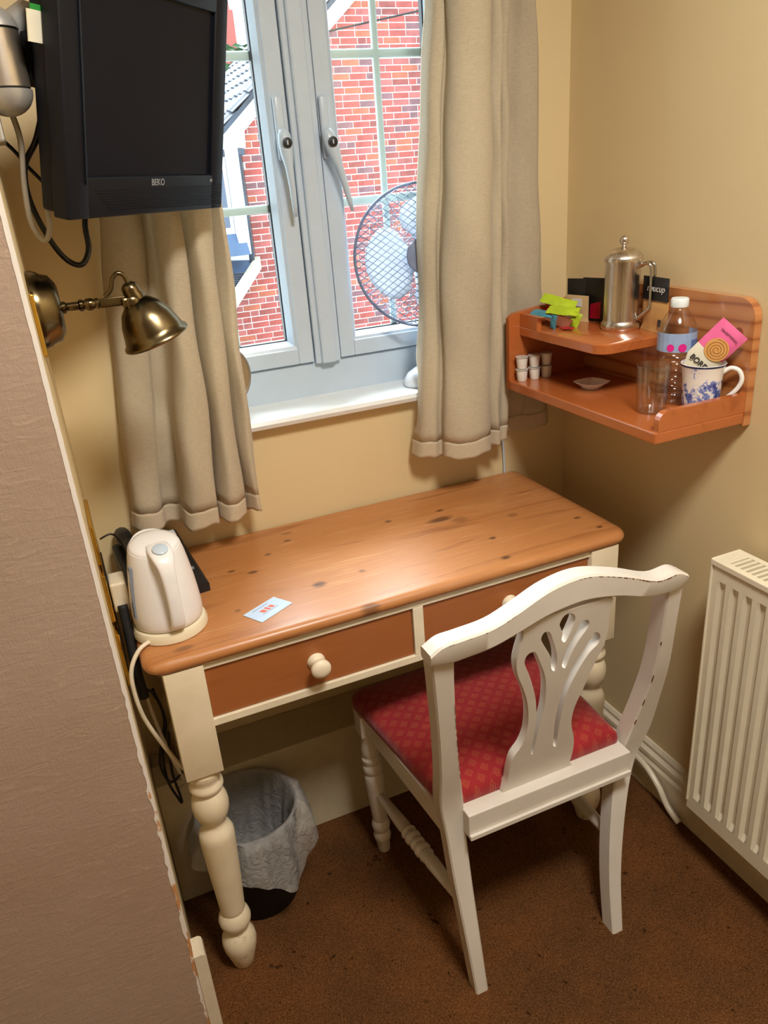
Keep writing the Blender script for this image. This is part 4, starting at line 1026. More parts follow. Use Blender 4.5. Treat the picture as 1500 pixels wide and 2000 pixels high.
for k, (x, y) in enumerate(((-0.197, -0.118), (-0.166, -0.120), (-0.135, -0.120))):
    for l in range(2):
        zz = LZ + 0.0275 * l
        p = thing('milk_pot', (x, y, zz), '%s of three white milk pots in the %s row, beside the curtain' % (pos_words[k], ['bottom', 'top'][l]), 'milk pot', 'stacked milk pots on the lower shelf')
        obj('pot', LA([(0.0001, 0), (0.0095, 0), (0.0105, 0.002), (0.0125, 0.023), (0.0125, 0.0245), (0.0001, 0.0245)], T(x, y, zz), 24), M['potwhite'], p, smooth=True, angle=40)
        obj('pot_lid', LA([(0.0001, 0.0247), (0.0142, 0.0247), (0.0142, 0.0262), (0.0001, 0.0264)], T(x, y, zz), 24), M['foil'], p, smooth=True, angle=40)

# ================================================================ KETTLE
KX, KY, KZ = -1.047, -0.322, 0.7603
kt = thing('kettle', (KX, KY, KZ), 'white plastic cordless kettle on its base, at the left end of the desk', 'kettle')
hd = V((0.12, -0.99, 0)); hd.normalize(); hs = V((-hd.y, hd.x, 0))
obj('power_base', LA([(0.0001, 0), (0.062, 0), (0.064, 0.002), (0.064, 0.010), (0.061, 0.017), (0.056, 0.019), (0.0001, 0.019)], T(KX, KY, KZ), 48), M['kettlebase'], kt, smooth=True, angle=40)
def kbody(bm):
    n = 48; secs = []
    prof = [(0.0545, 0.0195), (0.0575, 0.022), (0.0590, 0.030), (0.0590, 0.045), (0.0570, 0.075), (0.0540, 0.105), (0.0500, 0.135), (0.0465, 0.158), (0.0440, 0.170), (0.0425, 0.176)]
    for r, z in prof:
        ring = []
        for k in range(n):
            a = 2 * PI * k / n; d = hd * math.cos(a) + hs * math.sin(a)
            rr = r * (1 + 0.05 * (math.cos(a) < 0) * math.cos(a) ** 2)
            if z > 0.12 and math.cos(a) < 0: rr += 0.016 * ((z - 0.12) / 0.056) * max(0, -math.cos(a)) ** 8
            tilt = 0.006 * max(0, (z - 0.10) / 0.076) * (-math.cos(a))
            ring.append((KX + d.x * rr, KY + d.y * rr, KZ + 0.0195 + (z - 0.0195) * 0.89 + tilt))
        secs.append(ring)
    sweep(bm, secs)
obj('kettle_body', B(kbody), M['kettle'], kt, smooth=True, angle=50)
def klid(bm):
    n = 48; secs = []
    for s, z in ((0.0415, 0.1755), (0.0415, 0.1785), (0.038, 0.182), (0.028, 0.186), (0.012, 0.188), (0.001, 0.188)):
        ring = []
        for k in range(n):
            a = 2 * PI * k / n; d = hd * math.cos(a) + hs * math.sin(a)
            rr = s
            ring.append((KX + d.x * rr, KY + d.y * rr, KZ + z - 0.0175 + 0.006 * (-math.cos(a)) * s / 0.0415))
        secs.append(ring)
    sweep(bm, secs)
obj('kettle_lid', B(klid), M['kettle'], kt, smooth=True, angle=50)
def khandle(bm):
    c0 = V((KX, KY, KZ)); secs = []
    P = catmull([(0.018, 0.1635, 0.021), (0.036, 0.1625, 0.023), (0.055, 0.156, 0.021), (0.066, 0.140, 0.016), (0.071, 0.112, 0.0135), (0.073, 0.08, 0.013), (0.072, 0.052, 0.0135), (0.067, 0.036, 0.014), (0.052, 0.028, 0.014)], 5)
    for i, p in enumerate(P):
        a = P[min(i + 1, len(P) - 1)] - P[max(i - 1, 0)]
        t = V((a.x, a.y, 0)).normalized(); nn_ = V((-t.y, t.x, 0))
        cen = c0 + hd * p.x + V((0, 0, p.y)); ring = []
        for k in range(16):
            th = 2 * PI * k / 16; u = math.copysign(abs(math.cos(th)) ** 0.6, math.cos(th)) * p.z * 0.85; v = math.copysign(abs(math.sin(th)) ** 0.7, math.sin(th)) * 0.0065
            ring.append(cen + hs * u + hd * (nn_.x * v) + V((0, 0, nn_.y * v)))
        secs.append(ring)
    sweep(bm, secs)
obj('handle', B(khandle), M['kettle'], kt, smooth=True, angle=60)
obj('button', LA([(0.0001, 0), (0.0125, 0), (0.0125, 0.002), (0.011, 0.0032), (0.0001, 0.0036)], axis_mat(V((KX, KY, KZ)) + hd * 0.046 + V((0, 0, 0.1675)), hd * 0.38 + V((0, 0, 1))), 24), M['upvc'], kt, smooth=True, angle=40)
obj('water_gauge', B(lambda bm: sweep(bm, [[V((KX, KY, KZ)) - hs * (r + e) * math.cos(0.25) + hd * (s_ + r * math.sin(0.25)) + V((0, 0, z)) for e, s_ in ((-0.002, -0.006), (0.0008, -0.006), (0.0008, 0.006), (-0.002, 0.006))] for r, z in ((0.0590, 0.045), (0.0570, 0.075), (0.0540, 0.105), (0.0500, 0.135))])), M['waterwin'], kt)
kc = catmull([(-1.085, -0.365, 0.768), (-1.108, -0.378, 0.764), (-1.127, -0.385, 0.735), (-1.131, -0.385, 0.69), (-1.125, -0.380, 0.63), (-1.105, -0.368, 0.555), (-1.084, -0.355, 0.49), (-1.070, -0.30, 0.42), (-1.075, -0.26, 0.37), (-1.09, -0.24, 0.345)], 8)
obj('power_cord', TU(kc, 0.0038, 8), M['whitecable'], kt, smooth=True)

# ================================================================ DESK TELEPHONE
ph = thing('desk_telephone', (-1.01, -0.12, 0.7603), 'black desk telephone half hidden behind the kettle', 'telephone')
u = V((0.10, -0.995, 0)).normalized(); s = V((0.995, 0.10, 0)).normalized()
def phb(bm):
    o = V((-0.958, -0.228, 0.7603))
    secs = []
    for t, z in ((0.0, 0.020), (0.06, 0.028), (0.16, 0.040), (0.215, 0.050)):
        c0 = o - u * t
        secs.append([c0 + V((0, 0, 0.0)), c0 + V((0, 0, z - 0.004)), c0 - s * 0.004 + V((0, 0, z)), c0 - s * 0.128 + V((0, 0, z)), c0 - s * 0.132 + V((0, 0, z - 0.004)), c0 - s * 0.132])
    sweep(bm, secs)
obj('body', B(phb), M['black'], ph)
def hset(bm):
    o = V((-1.066, -0.225, 0.0))
    P = [(o - u * t + V((0, 0, z))) for t, z in ((0.0, 0.795), (0.02, 0.802), (0.05, 0.815), (0.12, 0.824), (0.18, 0.828), (0.205, 0.826))]
    P = catmull(P, 5); tube(bm, P, [0.016 if (i < 7 or i > len(P) - 8) else 0.011 for i in range(len(P))], 12)
obj('handset', B(hset), M['black'], ph, smooth=True, angle=50)
def surf_pt(t, w): # on the sloping top
    z = 0.7603 + 0.020 + (0.030) * t / 0.215
    return V((-0.958, -0.228, 0)) - u * t - s * w + V((0, 0, z + 0.001))
def lab(t0, t1, w0, w1, hgt=0.0012):
    bm = bmesh.new(); prism(bm, [surf_pt(t0, w0), surf_pt(t1, w0), surf_pt(t1, w1), surf_pt(t0, w1)], (0, 0, hgt)); return bm
obj('paper_label', lab(0.188, 0.210, 0.006, 0.06, 0.001), M['whiteprint'], ph)
obj('label_print', lab(0.196, 0.199, 0.012, 0.05, 0.0014), M['greyprint'], ph)
for r in range(4):
    for q in range(3):
        obj('key', lab(0.085 + r * 0.022, 0.095 + r * 0.022, 0.016 + q * 0.017, 0.029 + q * 0.017, 0.003), M['rubber'], ph)
        obj('key_mark', lab(0.088 + r * 0.022, 0.092 + r * 0.022, 0.020 + q * 0.017, 0.026 + q * 0.017, 0.0034), M['greyprint'], ph)
for q in range(2): obj('key', lab(0.05, 0.056, 0.012 + q * 0.02, 0.026 + q * 0.02, 0.003), M['greyprint'], ph)

# ---- business card
cd = thing('business_card', (-0.88, -0.354, 0.7603), 'pale blue printed card lying on the desk top', 'card')
c4 = [V((-0.926, -0.353, 0.7604)), V((-0.902, -0.394, 0.7604)), V((-0.835, -0.356, 0.7604)), V((-0.860, -0.317, 0.7604))]
obj('card', B(lambda bm: prism(bm, c4, (0, 0, 0.0008))), M['card'], cd)
def cpt(a, b): return (c4[0] * (1 - a) + c4[3] * a) * (1 - b) + (c4[1] * (1 - a) + c4[2] * a) * b + V((0, 0, 0.0009))
for k, (a0, a1, b0, b1) in enumerate(((0.30, 0.44, 0.35, 0.58), (0.46, 0.56, 0.32, 0.58), (0.58, 0.70, 0.34, 0.56))):
    obj('logo', B(lambda bm: prism(bm, [cpt(a0, b0), cpt(a1 - 0.02, b0), cpt(a1, b1), cpt(a0 + 0.03, b1)], (0, 0, 0.0002))), M['orange'], cd)
obj('logo_line', B(lambda bm: prism(bm, [cpt(0.25, 0.62), cpt(0.75, 0.62), cpt(0.75, 0.66), cpt(0.25, 0.66)], (0, 0, 0.0002))), M['paleprint'], cd)
obj('text_line', B(lambda bm: prism(bm, [cpt(0.2, 0.14), cpt(0.7, 0.14), cpt(0.7, 0.18), cpt(0.2, 0.18)], (0, 0, 0.0002))), M['paleprint'], cd)

# ================================================================ SOCKETS ON THE LEFT WALL
def plate(y0, y1, z0, z1, label, extra=True):
    p = thing('socket', (LX, (y0 + y1) / 2, z0), label, 'socket')
    obj('plate', BX(LX + 0.0003, LX + 0.007, y0, y1, z0, z1, 0.002), M['brassplate'], p)
    return p
plate(-0.30, -0.16, 0.895, 0.965, 'upper brass wall plate on the left wall above the kettle plug')
p2 = plate(-0.33, -0.17, 0.800, 0.888, 'middle brass socket with a white plug, left wall beside the kettle')
obj('insert', BX(LX + 0.007, LX + 0.009, -0.30, -0.20, 0.812, 0.876, 0.001), M['black'], p2)
p3 = plate(-0.36, -0.20, 0.690, 0.792, 'lower brass wall plate on the left wall beside the desk corner')
obj('insert', BX(LX + 0.007, LX + 0.0085, -0.35, -0.22, 0.70, 0.785, 0.001), M['black'], p3)
pg = thing('mains_plug', (LX + 0.009, -0.285, 0.80), 'white mains plug in the brass socket, green tag on its cord', 'plug')
obj('plug_body', BX(LX + 0.0092, LX + 0.036, -0.312, -0.262, 0.806, 0.860, 0.004, 3), M['whitecable'], pg)
obj('plug_cord', TU(catmull([(LX + 0.026, -0.288, 0.812), (LX + 0.027, -0.292, 0.77), (LX + 0.030, -0.294, 0.72), (LX + 0.026, -0.294, 0.62), (LX + 0.040, -0.28, 0.48), (LX + 0.06, -0.25, 0.36)], 8), 0.0034, 8), M['whitecable'], pg, smooth=True)
obj('green_tag', BX(LX + 0.021, LX + 0.040, -0.299, -0.289, 0.725, 0.765, 0.002), M['green'], pg)
sw = thing('light_switch', (LX, -0.36, 1.26), 'brass switch plate with rope edge below the wall lamp', 'switch')
obj('plate', BX(LX + 0.0003, LX + 0.006, -0.412, -0.365, 1.262, 1.345, 0.002), M['brassplate'], sw)
# black cables hanging behind the desk's left end
def cabl(name, P, r, m, label, cat='cable', seg=8):
    return tag(obj(name, TU(catmull(P, 8), r, seg), m, smooth=True), label, cat)
cabl('phone_cable', [(LX + 0.012, -0.20, 0.900), (-1.108, -0.20, 0.905), (-1.095, -0.19, 0.885), (-1.088, -0.18, 0.84), (-1.085, -0.16, 0.79), (-1.07, -0.12, 0.775)], 0.0018, M['rubber'], 'thin black cable looping from the brass plate down to the telephone')
cabl('black_strap', [(-1.117, -0.315, 0.82), (-1.118, -0.330, 0.76), (-1.119, -0.345, 0.71), (-1.118, -0.352, 0.67), (-1.117, -0.354, 0.655)], 0.0085, M['matblack'], 'thick black strap hanging between the left wall and the desk', 'strap', 10)
cabl('power_cable', [(-1.118, -0.30, 0.64), (-1.10, -0.27, 0.60), (-1.092, -0.27, 0.54), (-1.112, -0.28, 0.48), (-1.118, -0.28, 0.44), (-1.108, -0.28, 0.40), (-1.085, -0.26, 0.395), (-1.06, -0.25, 0.42)], 0.0026, M['rubber'], 'black cable coiled behind the front left desk leg')
cabl('power_cable', [(-1.10, -0.25, 0.60), (-1.09, -0.25, 0.52), (-1.108, -0.26, 0.46), (-1.112, -0.27, 0.40), (-1.100, -0.27, 0.345), (-1.095, -0.27, 0.34), (-1.10, -0.27, 0.42), (-1.09, -0.26, 0.50)], 0.0026, M['rubber'], 'black cable hanging in a long loop under the desk by the wall')
cabl('fan_cord', [(-0.205, -0.020, 0.94), (-0.20, -0.012, 0.90), (-0.185, -0.010, 0.86), (-0.178, -0.006, 0.80), (-0.174, -0.0045, 0.70)], 0.0028, M['upvc'], 'white cord hanging from the right curtain down behind the desk')

# ================================================================ WASTE BIN
BXX, BYY = -0.970, -0.247
bn = thing('waste_bin', (BXX, BYY, 0), 'black bin with a frosted white liner, under the desk', 'bin')
obj('bin_body', LA([(0.0001, 0.001), (0.078, 0.001), (0.082, 0.004), (0.104, 0.237), (0.1075, 0.241), (0.106, 0.243), (0.1015, 0.238), (0.080, 0.008), (0.0001, 0.008)], T(BXX, BYY, 0), 48), M['matblack'], bn, smooth=True, angle=50)
def linerf(bm):
    n = 120; rr = random.Random(11); ph_ = [rr.uniform(0, 6.28) for _ in range(8)]
    rows = [(0.03, 0.03, 0.2), (0.060, 0.05, 0.6), (0.078, 0.11, 0.9), (0.087, 0.17, 0.9), (0.094, 0.215, 0.6), (0.0995, 0.243, 0.05), (0.1045, 0.2505, 0.0), (0.1105, 0.2500, 0.1), (0.114, 0.247, 0.3), (0.121, 0.232, 0.9), (0.128, 0.210, 1.2), (0.133, 0.188, 1.4), (0.136, 0.165, 1.6)]
    g = []
    for ri, (r, z, w) in enumerate(rows):
        ring = []
        for k in range(n):
            a = 2 * PI * k / n
            f = 0.5 * math.sin(5 * a + ph_[0] + 0.4 * math.sin(ri)) + 0.35 * math.sin(9 * a + ph_[1] + ri * 0.2) + 0.25 * math.sin(17 * a + ph_[2] + ri * 0.35)
            dz = 0.0
            if ri >= 9: dz = (ri - 8) * 0.0065 * (math.sin(2 * a + 0.3) + 0.45 * math.sin(5 * a + ph_[4]))
            cr = noise.noise(V((math.cos(a) * 3.1, math.sin(a) * 3.1, ri * 0.55))) * 0.010 + noise.noise(V((math.cos(a) * 9, math.sin(a) * 9, ri * 0.9 + 5))) * 0.005
            r2 = r + 0.0065 * w * f * (1.3 if ri > 7 else 0.9) + (cr * 1.2 if ri > 7 else -abs(cr) * w)
            if ri >= 9: dz -= 0.0075 * (ri - 8) * max(0, math.cos(a + 1.25)) ** 6
            x = BXX + r2 * math.cos(a); y = BYY + r2 * math.sin(a)
            x = max(x, LX + 0.03); y = min(y, -0.1345) if z < 0.262 + 0.02 else y
            ring.append(bm.verts.new((x, y, z + dz)))
        g.append(ring)
    for a, b in zip(g, g[1:]):
        for k in range(n):
            j = (k + 1) % n; bm.faces.new((a[k], a[j], b[j], b[k]))
obj('liner', B(linerf), M['liner'], bn, smooth=True)

# ================================================================ TELEVISION
tv = thing('television', (-0.95, -0.25, 1.43), 'black flat television on a silver arm, high on the left wall', 'television')
BLs = V((-1.03609, -0.38202, 1.48148)); H = V((0.70628412, 0.70773282, -0.01664341)); U = V((0.1613056, -0.13799486, 0.97720925)); Nf = H.cross(U)
if Nf.y > 0: Nf = -Nf
def tp(a, b, c=0.0): return BLs + H * a + U * b + Nf * c
def tbox(bm, a0, a1, b0, b1, c0, c1, bev=0.0):
    b2 = bmesh.new(); box(b2, a0, a1, b0, b1, c0, c1, bev, 3)
    mt = Matrix(((H.x, U.x, Nf.x, BLs.x), (H.y, U.y, Nf.y, BLs.y), (H.z, U.z, Nf.z, BLs.z), (0, 0, 0, 1)))
    b2.transform(mt); me = bpy.data.meshes.new('t'); b2.to_mesh(me); b2.free(); bm.from_mesh(me); bpy.data.meshes.remove(me)
A0, A1, B0, B1 = -0.041, 0.322, -0.053, 0.266
def casing(bm):
    tbox(bm, A0, -0.001, B0, B1, -0.020, 0.006, 0.003); tbox(bm, 0.289, A1, B0, B1, -0.020, 0.006, 0.003)
    tbox(bm, -0.004, 0.292, B0, -0.001, -0.020, 0.006, 0.003); tbox(bm, -0.004, 0.292, 0.223, B1, -0.020, 0.006, 0.003)
    tbox(bm, A0 + 0.006, A1 - 0.006, B0 + 0.005, B1 - 0.005, -0.045, -0.018, 0.006)
obj('casing', B(casing), M['blacktv'], tv, smooth=True, angle=40)
obj('screen', B(lambda bm: tbox(bm, -0.002, 0.290, -0.002, 0.224, -0.010, 0.0)), M['screen'], tv)
def grill(bm):
    for k in range(9): tbox(bm, 0.01 + k * 0.004, 0.318, -0.018 - k * 0.0035, -0.0168 - k * 0.0035, 0.0055, 0.0068)
obj('speaker_grill', B(grill), M['blacktv'], tv)
obj('rim_step', B(lambda bm: tbox(bm, -0.008, -0.0065, -0.010, 0.240, 0.0055, 0.0075)), M['blacktv'], tv)
obj('back_shell', B(lambda bm: tbox(bm, 0.02, 0.26, 0.0, 0.22, -0.075, -0.044, 0.012)), M['matblack'], tv, smooth=True, angle=40)
mt = basis(tp(0.1465, -0.0098, 0.0063), H, U)
if mt.col[2].xyz.dot(Nf) < 0: mt = basis(tp(0.1465, -0.0098, 0.0063), -H, U)
text('lettering', 'BEKO', 0.0125, mt, M['greyprint'], tv, bold=0.0002, spacing=1.0)
obj('indicator', B(lambda bm: tbox(bm, 0.283, 0.290, -0.011, -0.007, 0.0058, 0.0064)), M['greyprint'], tv)
# tag
def tagf(bm): tbox(bm, A0 - 0.020, A0 + 0.0035, 0.143, 0.176, -0.0225, -0.021)
obj('paper_tag', B(tagf), M['wrapcream'], tv)
obj('green_band', B(lambda bm: tbox(bm, A0 - 0.014, A0 + 0.0035, 0.176, 0.182, -0.0225, -0.021)), M['green'], tv)
# arm
ar = thing('tv_wall_bracket', (LX, -0.37, 1.53), 'silver and black swivelling wall bracket holding the television', 'wall bracket')
ac = V((-1.108, -0.385, 0)); AR = 0.030
obj('swivel_barrel', LA([(AR, 1.592), (AR, 1.652)], T(ac.x, ac.y, -0.008), 32), M['silver'], ar, smooth=True, angle=40)
obj('lower_dome', LA([(0.0001, 1.561)] + [(AR * 1.04 * math.sin(a), 1.5895 - 0.0285 * math.cos(a)) for a in [PI / 2 * k / 8 for k in range(1, 9)]] + [(0.0001, 1.5897)], T(ac.x, ac.y, -0.008), 32), M['silverpaint'], ar, smooth=True, angle=60)
obj('upper_dome', LA([(0.0001, 1.6545)] + [(AR * 1.04 * math.cos(a), 1.6545 + 0.026 * math.sin(a)) for a in [PI / 2 * k / 8 for k in range(0, 8)]] + [(0.0001, 1.6805)], T(ac.x, ac.y, -0.008), 32), M['silverpaint'], ar, smooth=True, angle=60)
obj('joint_ring', LA([(AR * 1.0, 1.5895), (AR * 1.0, 1.6545)], T(ac.x, ac.y, -0.008), 32).copy() if False else LA([(AR - 0.001, 1.5890), (AR - 0.001, 1.6550)], T(ac.x, ac.y, -0.008), 32), M['matblack'], ar)
obj('wall_plate', BX(LX + 0.0005, LX + 0.018, -0.400, -0.33, 1.525, 1.70, 0.003), M['silverpaint'], ar)
m_ = tp(0.02, 0.13, -0.06)
def armf(bm):
    a = V((ac.x, ac.y, 1.655)); b = tp(0.05, 0.17, -0.07)
    tube(bm, [a + V((0.0, 0, -0.02)), a + (b - a) * 0.5 + V((0, 0, 0.01)), b], [0.017, 0.015, 0.013], 12)
obj('arm', B(armf), M['silverpaint'], ar, smooth=True, angle=40)
def headf(bm):
    a = V((ac.x + 0.012, ac.y, 0)); b = tp(0.03, 0.12, -0.065)
    d = V((b.x - a.x, b.y - a.y, 0)).normalized(); s_ = V((-d.y, d.x, 0)) * 0.014
    p0, p1 = a + d * 0.018, V((b.x, b.y, 0))
    sweep(bm, [[p + s_ + V((0, 0, z0)), p - s_ + V((0, 0, z0)), p - s_ + V((0, 0, z1)), p + s_ + V((0, 0, z1))] for p, z0, z1 in ((p0, 1.592, 1.645), (p1, 1.585, 1.65))])
obj('tilt_head', B(headf), M['matblack'], ar)
cabl('tv_cable', [tp(0.0, 0.10, -0.05), (-1.068, -0.32, 1.565), (-1.085, -0.31, 1.53), (-1.106, -0.30, 1.50), (-1.110, -0.29, 1.46), (-1.098, -0.28, 1.41), (-1.080, -0.27, 1.375), (-1.060, -0.27, 1.365), (-1.045, -0.26, 1.385), (-1.042, -0.25, 1.42), (-1.03, -0.24, 1.455), tp(0.08, 0.0, -0.06)], 0.0042, M['rubber'], 'black cable looping down from the television bracket')
cabl('tv_cable', [(-1.108, -0.36, 1.566), (-1.104, -0.33, 1.53), (-1.112, -0.32, 1.48), (-1.115, -0.31, 1.43), (-1.104, -0.31, 1.405), (-1.093, -0.31, 1.42), (-1.089, -0.31, 1.46), (-1.080, -0.31, 1.50), (-1.068, -0.31, 1.545), tp(0.01, 0.09, -0.05)], 0.0038, M['greycable'], 'grey cable hanging in a narrow loop left of the television')
cabl('tv_cable', [(LX + 0.003, -0.33, 1.545), (-1.115, -0.31, 1.52), (-1.095, -0.29, 1.49), (-1.07, -0.27, 1.465), tp(0.03, 0.01, -0.06)], 0.0026, M['rubber'], 'thin black cable running straight from the wall to the back of the television')

# ================================================================ WALL LAMP
LY = -0.330
lp = thing('wall_lamp', (LX, LY, 1.30), 'antique brass swing wall lamp with a bell shade, on the left wall', 'wall lamp')
obj('wall_rose', LA([(0.0001, 0), (0.054, 0), (0.0545, 0.006), (0.052, 0.014), (0.049, 0.018), (0.046, 0.028), (0.036, 0.035), (0.030, 0.037), (0.0001, 0.037)], axis_mat((LX + 0.0004, LY, 1.314), (1, 0, 0)), 48), M['antique'], lp, smooth=True, angle=50)
def larm(bm):
    prof = [(0.006, 0.036), (0.0085, 0.038), (0.0085, 0.042), (0.0055, 0.045), (0.0060, 0.046), (0.0060, 0.060), (0.0085, 0.062), (0.0085, 0.066), (0.0065, 0.068), (0.0090, 0.073), (0.0090, 0.078), (0.0065, 0.083), (0.0080, 0.085), (0.0080, 0.088), (0.0055, 0.090)]
    lathe(bm, prof, 20, axis_mat((LX, LY, 1.314), (1, 0, 0)))
    box(bm, LX + 0.089, LX + 0.127, LY - 0.0045, LY + 0.0045, 1.307, 1.320, 0.001)
obj('arm', B(larm), M['antique'], lp, smooth=True, angle=40)
sd = V((0.30, 0.0, -0.95)).normalized(); s0 = V((LX + 0.134, LY, 1.334))
obj('lamp_shade', LA([(0.0001, -0.004), (0.006, -0.004), (0.0115, 0.0), (0.0130, 0.006), (0.0130, 0.012), (0.0145, 0.016), (0.0145, 0.022), (0.0205, 0.026), (0.0310, 0.036), (0.0390, 0.052), (0.0440, 0.070), (0.0465, 0.0785), (0.0500, 0.081), (0.0510, 0.085), (0.0485, 0.0875), (0.0455, 0.086), (0.0425, 0.070), (0.0370, 0.052), (0.0290, 0.038), (0.0190, 0.028), (0.0001, 0.027)], axis_mat(s0, sd), 48), M['antique'], lp, smooth=True, angle=55)
obj('pivot_screw', LA([(0.0001, 0), (0.0095, 0), (0.0095, 0.004), (0.007, 0.006), (0.0001, 0.0065)], axis_mat((LX + 0.134, LY - 0.012, 1.310), (0, -1, 0)), 20), M['antique'], lp, smooth=True, angle=40)
obj('pivot_fork', BX(LX + 0.120, LX + 0.146, LY - 0.0125, LY + 0.0125, 1.303, 1.318, 0.003), M['antique'], lp)
obj('lamp_flex', TU(catmull([(LX + 0.098, LY, 1.322), (LX + 0.108, LY, 1.330), (LX + 0.114, LY, 1.345), (LX + 0.122, LY, 1.352), (LX + 0.130, LY, 1.348), s0 + V((0, 0, 0.002))], 6), 0.0032, 8), M['antique'], lp, smooth=True)
obj('bulb', LA([(0.0001, 0.028), (0.010, 0.03), (0.011, 0.04), (0.018, 0.055), (0.018, 0.065), (0.010, 0.075), (0.0001, 0.077)], axis_mat(s0, sd), 20), M['bulb'], lp, smooth=True)

# ================================================================ FAN AND MIRROR ON THE SILL
fan = thing('desk_fan', (-0.335, 0.02, 1.0107), 'white desk fan with mesh guard, on the sill behind the right curtain', 'fan')
FC = V((-0.362, 0.012, 1.290)); fd = V((-0.32, -0.93, 0.10)).normalized(); fx = V((0, 0, 1)).cross(fd).normalized(); fz = fd.cross(fx)
FR_ = 0.146
def fp(a, r, d): return FC + (fx * math.cos(a) + fz * math.sin(a)) * r + fd * d
def dome(r): return 0.034 * math.sqrt(max(0.0, 1 - (r / FR_) ** 2.6))
def clampy(p): return V((p.x, min(p.y, 0.060), p.z))
obj('guard_rim', TU([clampy(fp(2 * PI * k / 64, FR_, 0.0)) for k in range(64)], 0.0032, 8, True), M['fanwire'], fan, smooth=True)
def mesh_guard(bm):
    step = 0.0115
    for sgn in (1, -1):
        k = -int(FR_ / step) * 1
        for i in range(k, -k + 1):
            off = i * step; h = math.sqrt(max(0, FR_ ** 2 - off ** 2))
            if h < 0.01: continue
            n = max(4, int(h / 0.014)); pts = []
            ang = sgn * 0.62
            for j in range(n + 1):
                s_ = -h + 2 * h * j / n; x = s_ * math.cos(ang) - off * math.sin(ang); z_ = s_ * math.sin(ang) + off * math.cos(ang)
                r = math.hypot(x, z_)
                pts.append(FC + fx * x + fz * z_ + fd * dome(min(r, FR_)))
            tube(bm, pts, 0.00085, 4)
mg_ = obj('front_guard', B(mesh_guard), M['fanwire'], fan); mg_['kind'] = 'stuff'
def rear_guard(bm):
    for i in range(36):
        a = 2 * PI * i / 36; pts = [clampy(fp(a, FR_ * (0.25 + 0.75 * k / 5), -0.028 * math.sqrt(max(0, 1 - (0.25 + 0.75 * k / 5) ** 3)))) for k in range(6)]
        tube(bm, pts, 0.0007, 4)
rg = obj('rear_guard', B(rear_guard), M['fanwire'], fan); rg['kind'] = 'stuff'
obj('guard_badge', LA([(0.0001, 0.033), (0.036, 0.031), (0.038, 0.033), (0.036, 0.0365), (0.0001, 0.038)], axis_mat(FC, fd), 32), M['fanhub'], fan, smooth=True, angle=40)
def blade(bm, a0):
    f, n = [], 8
    for j in range(n + 1):
        r = 0.030 + (0.125 - 0.030) * j / n; w = 0.55 + 0.45 * math.sin(PI * (0.15 + 0.7 * j / n)); row = []
        for i in range(n + 1):
            t = i / n - 0.5; a = a0 + t * w * 1.9
            row.append(bm.verts.new(clampy(fp(a, r * (1 - 0.12 * abs(t) ** 2 * 4 * (j / n)), 0.004 + t * 0.020))))
        f.append(row)
    for j in range(n):
        for i in range(n): bm.faces.new((f[j][i], f[j][i + 1], f[j + 1][i + 1], f[j + 1][i]))
for k in range(3):
    b_ = obj('blade', B(lambda bm: blade(bm, 1.2 + k * 2 * PI / 3)), M['fanblade'], fan, smooth=True)
    sm = b_.modifiers.new('s', 'SOLIDIFY'); sm.thickness = 0.0015
obj('hub', LA([(0.0001, -0.004), (0.030, -0.004), (0.030, 0.012), (0.022, 0.020), (0.0001, 0.022)], axis_mat(FC, fd), 32), M['fanwhite'], fan, smooth=True, angle=40)
obj('motor', LA([(0.0001, 0), (0.030, 0.0), (0.030, 0.014), (0.022, 0.020), (0.0001, 0.021)], axis_mat(FC - fd * 0.006, -fd), 32), M['fanwhite'], fan, smooth=True, angle=40)
obj('neck', TU([(-0.362, 0.034, 1.26), (-0.350, 0.028, 1.15), (-0.345, 0.022, 1.05)], [0.012, 0.011, 0.016], 12), M['fanwhite'], fan, smooth=True)
def fbase(bm):
    n = 40; secs = []
    for s_, z_ in ((0.96, 0.0), (1.0, 0.004), (0.97, 0.016), (0.86, 0.028), (0.62, 0.038), (0.35, 0.044), (0.05, 0.046)):
        secs.append([(-0.345 + 0.075 * s_ * math.cos(2 * PI * k / n), 0.018 + 0.045 * s_ * math.sin(2 * PI * k / n), 1.0108 + z_) for k in range(n)])
    sweep(bm, secs)
obj('fan_base', B(fbase), M['fanwhite'], fan, smooth=True, angle=50)
obj('speed_key', BX(-0.395, -0.382, -0.012, -0.004, 1.040, 1.046, 0.002), M['paleprint'], fan)
mr = thing('shaving_mirror', (-0.82, 0.02, 1.0107), 'round silver rimmed mirror standing on the sill, behind the left curtain', 'mirror')
MC = V((-0.828, 0.020, 1.098)); md = V((0.30, -0.95, 0.0)).normalized()
obj('mirror_disc', LA([(0.0001, 0), (0.062, 0), (0.062, 0.004), (0.0001, 0.004)], axis_mat(MC, md), 48), M['mirror'], mr, smooth=True, angle=40)
mxx = V((0, 0, 1)).cross(md).normalized()
obj('rim', TU([MC + md * 0.002 + (mxx * math.cos(2 * PI * k / 48) + V((0, 0, 1)) * math.sin(2 * PI * k / 48)) * 0.0645 for k in range(48)], 0.0035, 8, True), M['silver'], mr, smooth=True)
obj('stand', LA([(0.0001, 0), (0.035, 0), (0.034, 0.004), (0.006, 0.008), (0.005, 0.024), (0.0001, 0.024)], T(MC.x, MC.y, 1.0107), 32), M['silver'], mr, smooth=True, angle=40)

